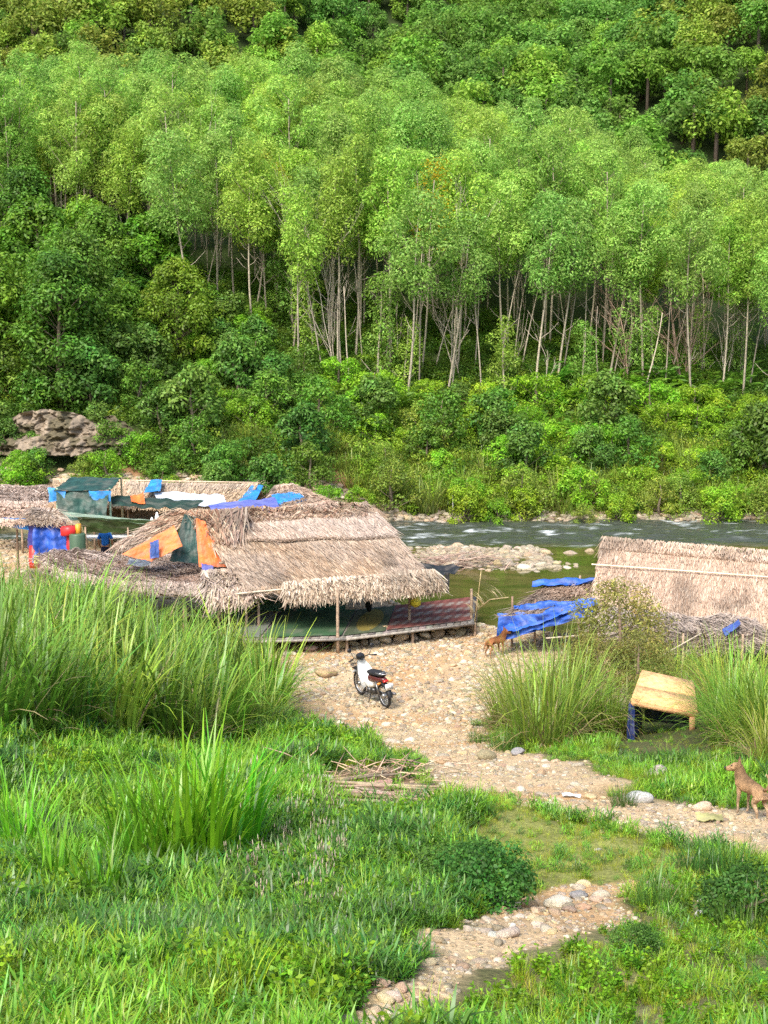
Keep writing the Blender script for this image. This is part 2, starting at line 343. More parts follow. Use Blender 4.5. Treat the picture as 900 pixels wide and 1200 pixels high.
# ------------------------------------------------------------------ scatter: one stuff object, instanced by geometry nodes
def scatter(name, P, protos, rotz, scl, tilt=None, idx=None, label=None):
    n = len(P); me = bpy.data.meshes.new(name); me.vertices.add(n); me.vertices.foreach_set('co', np.asarray(P, float).ravel())
    rot = np.zeros((n, 3)); rot[:, 2] = rotz
    if tilt is not None: rot[:, :2] = tilt
    a = me.attributes.new('rot', 'FLOAT_VECTOR', 'POINT'); a.data.foreach_set('vector', rot.ravel())
    S = np.asarray(scl, float); S = np.repeat(S[:, None], 3, 1) if S.ndim == 1 else S
    a = me.attributes.new('scl', 'FLOAT_VECTOR', 'POINT'); a.data.foreach_set('vector', S.ravel())
    a = me.attributes.new('idx', 'INT', 'POINT'); a.data.foreach_set('value', (idx if idx is not None else RNG.integers(0, len(protos), n)).astype(np.int32))
    pc = bpy.data.collections.new(name + '_pieces')
    for k, pm in enumerate(protos): pc.objects.link(bpy.data.objects.new('%s_piece_%02d' % (name, k), pm))
    ng = bpy.data.node_groups.new(name, 'GeometryNodeTree')
    ng.interface.new_socket('Geometry', in_out='INPUT', socket_type='NodeSocketGeometry'); ng.interface.new_socket('Geometry', in_out='OUTPUT', socket_type='NodeSocketGeometry')
    N = ng.nodes; L = ng.links; gi = N.new('NodeGroupInput'); go = N.new('NodeGroupOutput'); ip = N.new('GeometryNodeInstanceOnPoints')
    ci = N.new('GeometryNodeCollectionInfo'); ci.inputs['Collection'].default_value = pc; ci.inputs['Separate Children'].default_value = True; ci.inputs['Reset Children'].default_value = True
    def na(nm, ty): x = N.new('GeometryNodeInputNamedAttribute'); x.data_type = ty; x.inputs['Name'].default_value = nm; return x.outputs['Attribute']
    e = N.new('FunctionNodeEulerToRotation'); L.new(na('rot', 'FLOAT_VECTOR'), e.inputs[0])
    L.new(gi.outputs[0], ip.inputs['Points']); L.new(ci.outputs[0], ip.inputs['Instance']); ip.inputs['Pick Instance'].default_value = True
    L.new(na('idx', 'INT'), ip.inputs['Instance Index']); L.new(e.outputs[0], ip.inputs['Rotation']); L.new(na('scl', 'FLOAT_VECTOR'), ip.inputs['Scale'])
    L.new(ip.outputs[0], go.inputs[0])
    o = link(name, me); md = o.modifiers.new('scatter', 'NODES'); md.node_group = ng
    return tag(o, label, None, None, 'stuff')
def rnd(a, b, n=None): return RNG.uniform(a, b, n)

# ------------------------------------------------------------------ trees
def puff(g, c, r, n, L, col, rg, up=.35, asp=.42):
    d = unit(rg.normal(size=(n, 3)) + [0, 0, up]); rr = r * rg.uniform(.15, 1, (n, 1)) ** .3 * (1 + .09 * rg.normal(size=(n, 1)))
    P = c + d * rr * [1, 1, .85]
    D = d * .5 + rg.normal(size=(n, 3)) * .8 + [0, 0, -.25]
    leaves(g, P, D, rg.uniform(.65, 1.2, n) * L, L * asp * rg.uniform(.7, 1.2, n), jc(col, n, .2, .06, rg), rg, d + [0, 0, .45])
def acacia(seed, h=13, tint=(.125, .215, .036), R=2.1, base=.47, npuff=26, nl=430):
    R *= .84; tint = (tint[0] * 2.65, tint[1] * 2.5, tint[2] * 2.9)
    rg = np.random.default_rng(seed); tr = Geo(); cr = Geo(); lean = rg.normal(0, .035, 2)
    def axis(t): return np.array([lean[0] * t * h + .15 * math.sin(t * 5 + seed), lean[1] * t * h + .12 * math.cos(t * 4 + seed), t * h])
    ts = np.linspace(-.04, .93, 9); tube(tr, [axis(t) for t in ts], np.interp(ts, [0, 1], [.085, .03]), 6, (.36, .31, .23))
    for k in range(npuff):
        t = base + (1 - base) * ((k + rg.random()) / npuff) ** .9; f = (t - base) / (1 - base)
        prof = R * max(.12, 1 - (1.75 * f - .8) ** 2) ** .6
        a = k * 2.4 + rg.normal(0, .4); rad = prof * rg.uniform(.3, 1.25); c = axis(t) + [math.cos(a) * rad, math.sin(a) * rad, .2]
        pr = rg.uniform(.5, 1.15) * (1 - .1 * f)
        if rad > .5:
            b0 = axis(max(.1, t - rad / h * 1.1)); tube(tr, [b0, (b0 + c) / 2 + [0, 0, -.1], c], [.024, .017, .008], 4, (.26, .22, .15))
        puff(cr, c, pr, int(nl * (pr / 1.0) ** 1.7), .24, np.array(tint) * rg.uniform(.85, 1.15), rg)
    for k in range(5):   # bare side twigs under the crown
        t = rg.uniform(min(.2, base * .5), base); a = rg.uniform(0, 2 * PI); b0 = axis(t); e = b0 + np.array([math.cos(a), math.sin(a), .9]) * rg.uniform(.5, 1.4)
        tube(tr, [b0, (b0 + e) / 2 + [0, 0, -.12], e], [.03, .018, .008], 4, (.4, .34, .26))
    return tr.mesh('trunk', MT['bark'], True), cr.mesh('crown', MT['canopy'])
def broadleaf(seed, h=9, tint=(.06, .12, .02), R=3.2, npuff=60, nl=130, L=.26, low=.12, asp=.5, trunk_col=(.2, .16, .11), k_=2.2):
    tint = np.array(tint) * k_; nl = int(nl * 1.25)
    rg = np.random.default_rng(seed); tr = Geo(); cr = Geo()
    tube(tr, [(0, 0, -.4), (.1, 0, h * .3), (-.1, .1, h * .6), (0, 0, h * .85)], np.array([.2, .16, .1, .04]) * min(1, R / 3), 7, trunk_col)
    for k in range(npuff):
        f = rg.random() ** .8; t = low + (1 - low) * f; prof = R * math.sin(PI * min(.98, .18 + .8 * f)) ** .6
        a = rg.uniform(0, 2 * PI); rad = prof * rg.uniform(.4, 1) ; c = np.array([math.cos(a) * rad, math.sin(a) * rad, t * h * .93])
        if rad > .8: b0 = np.array([0, 0, max(.3, c[2] - rad * .8)]); tube(tr, [b0, (b0 + c) / 2, c], np.array([.035, .024, .008]) * min(1, R / 2.5), 4, trunk_col)
        puff(cr, c, rg.uniform(.55, 1.15) * R / 3.2, nl, L, np.array(tint) * rg.uniform(.7, 1.35) * [rg.uniform(.85, 1.08), 1, 1], rg, asp=asp)
    return tr.mesh('trunk', MT['bark'], True), cr.mesh('crown', MT['leaf'])
def deadtree(seed, h=9, col=(.5, .41, .32), spread=.5, n0=3, fine=True):
    rg = np.random.default_rng(seed); g = Geo()
    def br(p, d, L, r, lv):
        pts = [p]; dd = np.array(d, float)
        for k in range(4): dd = unit(dd + rg.normal(0, .09, 3) + [0, 0, .05]); pts.append(pts[-1] + dd * L / 4)
        tube(g, pts, np.linspace(r, r * .45, 5), 5 if lv < 2 else 3, np.array(col) * rg.uniform(.75, 1.15))
        if lv < (3 if fine else 2):
            for k in range(rg.integers(3, 6)):
                q = pts[rg.integers(1, 5)]; a = rg.uniform(0, 2 * PI); nd = unit(dd + spread * 1.3 * np.array([math.cos(a), math.sin(a), .1])); br(q, nd, L * rg.uniform(.4, .6), r * .5, lv + 1)
    for k in range(n0):
        a = rg.uniform(0, 2 * PI); br(np.array([rg.normal(0, .15), rg.normal(0, .15), -.2]), (spread * .35 * math.cos(a), spread * .35 * math.sin(a), 1), h * rg.uniform(.4, .62), .04, 0)
    return g.mesh('trunk', MT['bark'], True)
def put_tree(kind, meshes, x, y, label, group=None, rz=0, s=1, cat='tree', z=None, tilt=(0, 0)):
    r = tag(link(kind, None, None, (x, y, hz(x, y) if z is None else z), (tilt[0], tilt[1], rz), s), label, cat, group)
    tr = link('trunk', meshes[0], r)
    if len(meshes) > 1 and meshes[1]: link('crown', meshes[1], r)
    return r
ORD = ['front', 'second', 'third', 'fourth', 'fifth', 'sixth', 'seventh', 'eighth', 'ninth', 'tenth', 'eleventh', 'twelfth', 'thirteenth']
def nth(k): return '%d%s' % (k, 'th' if 10 <= k % 100 <= 20 else {1: 'st', 2: 'nd', 3: 'rd'}.get(k % 10, 'th'))

def plantation():
    V = [acacia(s, h, t, R) for s, h, t, R in ((1, 13.5, (.13, .225, .036), 2.0), (2, 14.2, (.115, .21, .036), 2.2), (3, 12.4, (.14, .23, .032), 1.9), (4, 13.8, (.12, .215, .042), 2.1), (5, 12.8, (.128, .22, .036), 2.3), (6, 14.6, (.108, .2, .038), 1.8))]
    VF = [acacia(s, h, t, R, .55, 20, 400) for s, h, t, R in ((11, 12.5, (.11, .2, .036), 1.9), (12, 13.2, (.12, .21, .03), 1.7), (13, 12.0, (.10, .19, .036), 2.0))]
    rg = np.random.default_rng(5); row = 0
    for r, y0 in enumerate(np.arange(82.3, 117.5, 3.3)):
        w = .315 * y0 + 2.5; k = 0
        for x0 in np.arange(-w, w, 3.25):
            x = x0 + rg.normal(0, .65) + (r % 2) * 1.6; y = y0 + rg.normal(0, .7) - .06 * x * (1 if x < 0 else .4)
            if r < 3 and x < -13 - r * 1.5: continue
            if r == 0 and x < -9: continue
            if r == 0 and rg.random() < .3: continue
            k += 1; m = (VF if r < 2 else V)[rg.integers(0, 3 if r < 2 else 6)]
            put_tree('acacia_tree', m, x, y, 'lime green acacia with slim pale trunk, %s from the left in the %s plantation row' % (nth(k), ORD[r]), 'acacia trees of the plantation', rg.uniform(0, 6.28), rg.uniform(.86, 1.1) * (1 - .1 * (x > 18)))
plantation()

def special_trees():
    y = hit(300, 372); y[1] += 0
    t1 = acacia(31, 11, (.13, .17, .016), 2.6, .42, 24, 220)
    put_tree('leaning_tree', t1, y[0], y[1], 'yellow green feathery tree with a pale forked trunk before the dark gap in the plantation', None, 0, .95, tilt=(0, .12))
    p = hit(492, 440); t2 = acacia(32, 13.5, (.19, .17, .008), 1.0, .62, 14, 90)
    put_tree('slender_tree', t2, p[0], p[1], 'slender pale trunked tree with a sparse yellow crown above the ferns', None, 0, 1, tilt=(0, .05))
    for k, (px, py, h, sp, n0, lb) in enumerate([
        (392, 440, 12, .25, 4, 'bare whitish dead saplings rising straight at the wood edge left of the yellow tree'),
        (800, 458, 11, .7, 6, 'wide bushy leafless dead tree with brown twigs at the right wood edge'),
        (530, 466, 15, .3, 2, 'leafless pale forked tree leaning right of the yellow crowned tree'),
        (208, 352, 17, .1, 1, 'straight pale bare trunk in the dark gap, leftmost of the gap'),
        (236, 358, 16, .12, 1, 'thin bare pale trunk in the dark gap, second from its left'),
        (252, 360, 15, .3, 1, 'whitish forked bare trunk with short twigs in the dark gap'),
        (735, 452, 11, .5, 3, 'leafless reddish brown tree with fine twigs under the acacia crowns'),
        (640, 480, 7, .25, 1, 'thin pale leaning sapling trunk rising above tall grass tussock'),
        (850, 452, 10, .4, 3, 'bare pale forked trunks near the right end of the wood edge'),
        (605, 430, 8, .2, 1, 'single pale crooked trunk before dark shade in the middle of wood edge'),
        (465, 425, 9, .15, 2, 'pair of thin pale trunks immediately left of the yellow crowned tree')]):
        q = hit(px, py); col = (.36, .24, .18) if 'brown' in lb else (.50, .43, .33)
        put_tree('dead_tree' if n0 > 1 else 'bare_trunk', (deadtree(50 + k, h, col, sp, n0, n0 > 1),), q[0], q[1], lb, 'bare trees at the wood edge', RNG.uniform(0, 6), 1, tilt=(0, RNG.normal(0, .06)))
    # slim front trunks of the plantation edge
    rg = np.random.default_rng(17); k = 0
    for px in np.linspace(370, 885, 34):
        q = hit(px + rg.normal(0, 6), 442 + rg.normal(0, 12)); g = Geo(); h = rg.uniform(5, 9); l = rg.normal(0.04, .14)
        k += 1; ts = np.linspace(-.05, 1, 6)
        pts = [(l * t * h + .12 * math.sin(3 * t + k), .1 * math.cos(4 * t + k), t * h) for t in ts]
        tube(g, pts, np.linspace(.06, .03, 6), 5, np.array((.46, .39, .30)) * rg.uniform(.6, 1.15))
        for j in range(3):
            t = rg.uniform(.5, .95); b = np.array((l * t * h, 0, t * h)); e = b + [rg.normal(0, .9), rg.normal(0, .5), rg.uniform(.7, 1.6)]; tube(g, [b, (b + e) / 2 + [0, 0, -.1], e], [.025, .018, .01], 4, (.3, .25, .2))
        r = put_tree('slim_sapling', (g.mesh('trunk', MT['bark'], True),), q[0], q[1], 'slim bare stem at the wood edge, %s from the left along the bank' % nth(k), 'slim stems along the wood edge')
special_trees()
def young():
    V = [acacia(41, 7, (.10, .19, .03), 1.2, .15, 14, 230), acacia(42, 6, (.12, .21, .03), 1.1, .1, 12, 230), acacia(43, 8, (.085, .165, .03), 1.3, .2, 16, 230)]
    for k, (px, py, v, s) in enumerate(sorted([(445, 455, 0, 1), (590, 478, 1, .9), (735, 450, 2, .9), (345, 395, 2, 1), (680, 470, 0, .7), (865, 452, 2, .8), (365, 420, 1, .9), (820, 445, 1, .8), (475, 455, 1, .7), (765, 450, 0, .7), (325, 372, 1, .9)])):
        q = hit(px, py); put_tree('young_acacia', V[v], q[0], q[1], 'young green acacia at the wood edge, %s from the left' % nth(k + 1), 'young acacias at the wood edge', 1.7 * k, s)
young()

def jungle():
    rg = np.random.default_rng(9)
    V = [broadleaf(61, 8, (.062, .125, .02), 2.8, 84, low=.0), broadleaf(62, 9, (.05, .11, .02), 2.7, 84, low=.0), broadleaf(63, 7, (.075, .14, .022), 3.0, 84, low=.0), broadleaf(64, 8, (.06, .12, .018), 2.6, 84, L=.3, asp=.55, low=.0)]
    k = 0
    for (x, y) in [(-27, 84), (-24.5, 79.5), (-22.8, 85.5), (-20.3, 80), (-18.7, 86), (-16.6, 81.5), (-27.5, 77), (-29, 90), (-25, 91.5), (-20.8, 91), (-15.3, 87), (-23.2, 75.5), (-18.2, 77), (-13.2, 82.5), (-30, 82), (-31, 87), (-18.7, 74.4), (-25.5, 74.2)]:
        k += 1
        put_tree('broadleaf_tree', V[k % 4], x, y, 'dark bushy broadleaf tree on the left slope, %s going upslope' % nth(k), 'broadleaf trees of the left slope', rg.uniform(0, 6), rg.uniform(.75, 1.1))
    # shrubs over the far bank
    S = [broadleaf(71, 3.0, (.06, .12, .022), 1.5, 34, 90, .17, .05), broadleaf(72, 2.4, (.10, .19, .025), 1.5, 34, 90, .15, .05), broadleaf(73, 2.2, (.13, .22, .03), 1.3, 30, 90, .15, .05), broadleaf(74, 3.6, (.048, .10, .022), 1.6, 36, 90, .22, .05, .55), broadleaf(75, 2.6, (.11, .15, .03), 1.6, 34, 80, .14, .05)]
    names = ['dark leafy', 'fresh green', 'bright yellow green', 'broad leaved dark', 'olive green']
    cnt = 0
    pts = []
    for y0 in np.arange(62.6, 88, 1.95):
        for x0 in np.arange(-24 - (y0 - 67) * .4, 25 + (y0 - 67) * .4, 2.0):
            x = x0 + rg.normal(0, .55); y = y0 + rg.normal(0, .5)
            gap = fbm(x / 4, y / 3, 131)
            if y < 66.2 and (x > .5 or y < 66.2 - 4.0 * float(sst(2, -5, x))): continue
            if x > -8 and y > 81: continue
            if x > -6 and (gap > .56 and 68.5 < y < 79): continue
            if x < 0 and gap > .66: continue
            if pip(x, y, P_SHORE + 0) or (21 < x < 26 and y < 70.5): continue
            if -21.5 < x < -13.5 and y < 70.5 and rg.random() < .35: continue
            if -21 < x < -14 and 70.5 < y < 72.5: continue
            pts.append((x, y))
    pts = sorted(pts, key=lambda p: p[1])
    rowno = {}
    for (x, y) in pts[:300]:
        if x < -3: w = [.36, .16, .06, .34, .08]
        elif y < 70.5: w = [.1, .35, .3, .0, .25]
        else: w = [.12, .38, .3, .1, .1]
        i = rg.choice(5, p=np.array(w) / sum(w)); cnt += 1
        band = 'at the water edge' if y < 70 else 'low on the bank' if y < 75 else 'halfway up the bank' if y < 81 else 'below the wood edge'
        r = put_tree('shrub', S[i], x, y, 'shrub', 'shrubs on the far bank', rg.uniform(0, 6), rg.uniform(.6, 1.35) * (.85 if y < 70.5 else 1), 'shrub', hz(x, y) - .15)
        rowno.setdefault((i, band), []).append((x, r))
    for (i, band), L in rowno.items():
        for k, (x, r) in enumerate(sorted(L, key=lambda a: a[0])): r['label'] = '%s shrub %s, %s of its sort from the left' % (names[i], band, nth(k + 1))
jungle()

# ------------------------------------------------------------------ arching fronds, tussocks
def frondplant(seed, n=26, L=1.7, W=.16, tint=(.10, .20, .03), leafl=.42):
    rg = np.random.default_rng(seed); g = Geo()
    for k in range(n):
        az = rg.uniform(0, 2 * PI); lean = rg.uniform(.1, .9); curl = rg.uniform(.7, 1.6); l = L * rg.uniform(.6, 1.15); p = np.array([rg.normal(0, .15), rg.normal(0, .15), 0]); m = 11; pts = [p]; dirs = []
        for j in range(m):
            th = lean + curl * (j / m) ** 1.3; d = np.array([math.sin(th) * math.cos(az), math.sin(th) * math.sin(az), math.cos(th)]); p = p + d * l / m; pts.append(p); dirs.append(d)
        tube(g, pts[::2], .012, 3, np.array(tint) * .9)
        sd = np.array([-math.sin(az), math.cos(az), 0])
        P = []; D = []
        for j in range(3, m):
            for sgn in (-1, 1): P.append(pts[j]); D.append(sd * sgn + dirs[j] * .8 + [0, 0, -.25])
        P = np.array(P); nn = len(P); leaves(g, P, np.array(D), leafl * rg.uniform(.7, 1.1, nn), W * .55, jc(np.array(tint) * rg.uniform(.7, 1.4), nn, .12, .05, rg), rg)
    return g.mesh('foliage', MT['leaf'])
def tussock(seed, n=240, L=(1.2, 2.3), W=.022, spread=.35, tint=(.12, .22, .03), dry=.15, lean=.35, curl=1.1, K=5, drycol=(.42, .34, .17), name='blades'):
    rg = np.random.default_rng(seed); g = Geo(); r = spread * np.sqrt(rg.random(n)); a = rg.uniform(0, 2 * PI, n)
    P = np.stack([r * np.cos(a), r * np.sin(a), np.full(n, -.05)], 1); az = a + rg.normal(0, .7, n); h = rg.random(n)
    l = L[0] + (L[1] - L[0]) * h; le = np.abs(rg.normal(0, lean, n)) * (1.25 - .8 * h); cu = curl * rg.uniform(.1, 1.5, n)
    col = jc(tint, n, .22, .08, rg); tipc = col * [1.15, 1.05, .9]
    isd = rg.random(n) < dry; col[isd] = jc(drycol, isd.sum(), .2, .05, rg); tipc[isd] = col[isd]; l[isd] *= rg.uniform(.35, .8, isd.sum()); le[isd] += .4
    blades(g, P, az, le, l, W * rg.uniform(.6, 1.3, n), cu, col, K, tipc)
    return g.mesh(name, MT['grass'])
def plantthing(name, me, x, y, label, group, cat, s=1, z=None, part='foliage'):
    r = tag(link(name, None, None, (x, y, hz(x, y) if z is None else z), (0, 0, RNG.uniform(0, 6.28)), s), label, cat, group); link(part, me, r); return r
def fronds():
    F = [frondplant(81, 26, 1.8, .2, (.15, .33, .04), .5), frondplant(82, 30, 2.0, .24, (.11, .26, .04), .55), frondplant(83, 22, 1.6, .2, (.2, .36, .05), .45)]
    spots = [(690, 460, 1), (715, 462, 0), (742, 458, 0), (770, 470, 2), (800, 460, 0), (835, 470, 1), (660, 480, 0), (735, 480, 2), (755, 492, 2), (700, 485, 1), (830, 495, 2), (560, 500, 0), (590, 478, 1), (520, 485, 0), (470, 490, 1), (865, 460, 1), (640, 462, 1), (685, 545, 0), (600, 505, 0), (780, 455, 1), (640, 520, 1), (690, 525, 1), (815, 480, 0), (845, 520, 0), (500, 520, 1)]
    for k, (px, py, v) in enumerate(sorted(spots)):
        q = hit(px, py); plantthing('fern_palm', F[v], q[0], q[1], 'arching frond plant on the slope below the wood, %s from the left' % nth(k + 1), 'arching frond plants on the far slope', 'plant', RNG.uniform(.9, 1.3))
    T = [tussock(91, 170, (.9, 1.9), .06, .5, (.27, .38, .10), .1, .5, 1.2, 4), tussock(92, 170, (.8, 1.6), .06, .5, (.22, .36, .07), .08, .6, 1.3, 4)]
    for k, (px, py) in enumerate(sorted([(700, 560), (720, 570), (745, 575), (690, 585), (655, 590), (600, 560), (570, 570), (625, 575), (770, 580), (790, 572), (705, 548), (650, 560), (540, 590), (512, 582), (560, 545), (810, 560), (845, 565), (480, 575), (590, 598), (830, 570), (660, 545), (735, 552), (500, 600), (455, 585), (760, 560), (640, 470), (645, 490), (620, 495), (870, 545), (855, 600), (800, 545)])):
        q = hit(px, py); plantthing('grass_tussock', T[k % 2], q[0], q[1], 'pale green grass tussock on the far bank, %s tussock from the left' % nth(k + 1), 'grass tussocks on the far bank', 'grass tussock', RNG.uniform(.8, 1.25), None, 'blades')
fronds()

def far_grass():
    rg = np.random.default_rng(29); T = [tussock(95 + k, 90, (.5, 1.3), .055, .45, t, .12, .5, 1.2, 3) for k, t in enumerate([(.26, .36, .08), (.20, .34, .06), (.32, .40, .10)])]
    n = 900; x = rg.uniform(-9, 28, n); y = rg.uniform(67.6, 80, n); k = fbm(x / 4, y / 3, 131) > .40; x, y = x[k], y[k]
    scatter('bank_grass', np.stack([x, y, H(x, y) - .05], 1), T, rg.uniform(0, 6.28, len(x)), rg.uniform(.6, 1.3, len(x)), None, None, 'light green wild grass in the gaps of the far bank')
far_grass()
def far_cover():
    rg = np.random.default_rng(23); pr = []
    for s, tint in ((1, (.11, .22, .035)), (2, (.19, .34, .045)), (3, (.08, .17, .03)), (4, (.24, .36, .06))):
        g = Geo(); 
        for k in range(7): puff(g, np.array([rg.normal(0, .4), rg.normal(0, .4), rg.uniform(.05, .6)]), rg.uniform(.25, .45), 55, .15, np.array(tint) * rg.uniform(.8, 1.2), rg)
        pr.append(g.mesh('undergrowth_leaf_clump', MT['leaf']))
    n = 6500; x = rg.uniform(-34, 34, n); y = rg.uniform(67.6, 98, n)
    gap = fbm(x / 3.5, y / 2.5, 91); keep = ~((gap > .6) & (y < 82) & (rg.random(n) < .8)) & ~((x > 21) & (x < 25.5) & (y < 70)) & ~((x < -14) & (x > -21) & (y < 72.5)); x = x[keep]; y = y[keep]
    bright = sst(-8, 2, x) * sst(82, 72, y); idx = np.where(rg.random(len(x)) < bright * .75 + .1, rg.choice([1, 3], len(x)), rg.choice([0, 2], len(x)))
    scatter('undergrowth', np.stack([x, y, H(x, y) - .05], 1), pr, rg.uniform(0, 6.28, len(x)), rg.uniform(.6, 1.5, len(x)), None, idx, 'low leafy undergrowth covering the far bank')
far_cover()

# ------------------------------------------------------------------ hill forest beyond the plantation
def hill():
    rg = np.random.default_rng(33)
    cols = [(.15, .32, .055), (.19, .39, .055), (.26, .38, .06), (.25, .34, .06), (.16, .36, .07), (.23, .43, .06)]
    meshes = []
    for k, c in enumerate(cols):
        for v in range(2):
            r2 = np.random.default_rng(200 + k * 5 + v); g = Geo(); R = r2.uniform(2.3, 3.0)
            tube(g, [(0, 0, -1), (0, 0, 3), (.1, 0, 5)], [.25, .2, .1], 5, (.22, .18, .13))
            for j in range(24):
                a = r2.uniform(0, 6.28); f = r2.random(); rad = R * math.sqrt(1 - (f * .9) ** 2) * r2.uniform(.5, 1); cc = np.array([math.cos(a) * rad, math.sin(a) * rad, 3.0 + f * 3.6])
                puff(g, cc, r2.uniform(.8, 1.25), 85, .46, np.array(c) * r2.uniform(.75, 1.3), r2, asp=.55)
            meshes.append(g.mesh('hill_tree', MT['canopy']))
    P = []
    for y0 in np.arange(124, 300, 3.9):
        w = .33 * y0 + 6
        for x0 in np.arange(-w, w, 4.3): P.append((x0 + rg.normal(0, 1.1), y0 + rg.normal(0, 1.0)))
    P = np.array(P); z = H(P[:, 0], P[:, 1])
    py = 403 - (z + 6 - EYE.z) / P[:, 1] * 1500
    vis = (py < 175) & (py > -60); order = np.argsort(P[:, 1])
    spurL = np.exp(-((P[:, 0] + 42) / 26) ** 2) * (P[:, 1] < 200); spurR = np.exp(-((P[:, 0] - 62) / 28) ** 2) * (P[:, 1] < 215)
    ol = np.maximum(spurL, spurR) > .45
    u = rg.random(len(P)); kind = np.where(ol, np.select([u < .3, u < .6, u < .8], [2, 3, 5], 0), np.select([u < .35, u < .6, u < .85, u < .95], [0, 1, 4, 5], 2))
    idx = kind * 2 + rg.integers(0, 2, len(P)); sc = rg.uniform(.75, 1.35, len(P))
    names = ['dark green', 'mid green', 'olive', 'brownish olive', 'bluish green', 'fresh green']; done = set(); cnt = {}
    for i in order:
        if len(done) >= 280: break
        if not vis[i] or P[i, 1] < 132: continue
        if abs(P[i, 0]) > .3 * P[i, 1] + 1: continue
        done.add(i); side = 'left spur' if spurL[i] > .45 else 'right spur' if spurR[i] > .45 else 'hill between the spurs'
        kk = (int(kind[i]), side); cnt[kk] = cnt.get(kk, 0) + 1
        o = link('hill_tree', meshes[idx[i]], None, (P[i, 0], P[i, 1], z[i]), (0, 0, rg.uniform(0, 6.28)), sc[i])
        tag(o, '%s forest tree on the %s, %s of its colour going upslope' % (names[kind[i]], side, nth(cnt[kk])), 'tree', 'forest trees on the hill')
    rest = np.array([i for i in range(len(P)) if i not in done and (P[i, 1] > 150 or py[i] > -60)])
    scatter('hillside_forest', np.stack([P[rest, 0], P[rest, 1], z[rest]], 1), meshes, rg.uniform(0, 6.28, len(rest)), sc[rest], None, idx[rest], 'dense forest covering the hill behind the plantation')
hill()
# ------------------------------------------------------------------ stones
import bmesh
def stone_mesh(seed, sub=2, flat=.62, rough=.22, col=(.42, .34, .26), name='stone'):
    bm = bmesh.new(); bmesh.ops.create_icosphere(bm, subdivisions=sub, radius=1); V = np.array([v.co[:] for v in bm.verts]); T = [[v.index for v in f.verts] for f in bm.faces]; bm.free()
    rg = np.random.default_rng(seed)
    for k in range(5):
        d = unit(rg.normal(size=3)); h = rg.uniform(.55, .9); t = V @ d; V = np.where((t > h)[:, None], V - (t - h)[:, None] * d * .85, V)
    ph = rg.uniform(0, 6, 3); V = V * (1 + rough * .5 * np.sin(V @ unit(rg.normal(size=3)) * 2.3 + ph[0]) + rough * .3 * np.sin(V @ unit(rg.normal(size=3)) * 4.7 + ph[1]))[:, None]
    V *= [1, rg.uniform(.65, .95), flat * rg.uniform(.8, 1.2)]
    g = Geo(); g.add(V, None, T, jc(col, len(V), .05, .02, rg)); return g.mesh(name, MT['rock'], True)
SC = [(.47, .37, .23), (.42, .31, .20), (.54, .47, .35), (.31, .26, .18), (.49, .37, .21), (.40, .34, .26)]
STB = [stone_mesh(300 + i, 3, .62, .22, SC[i % 6]) for i in range(12)]
STS = [stone_mesh(340 + i, 2, .5, .25, SC[i % 6]) for i in range(12)]
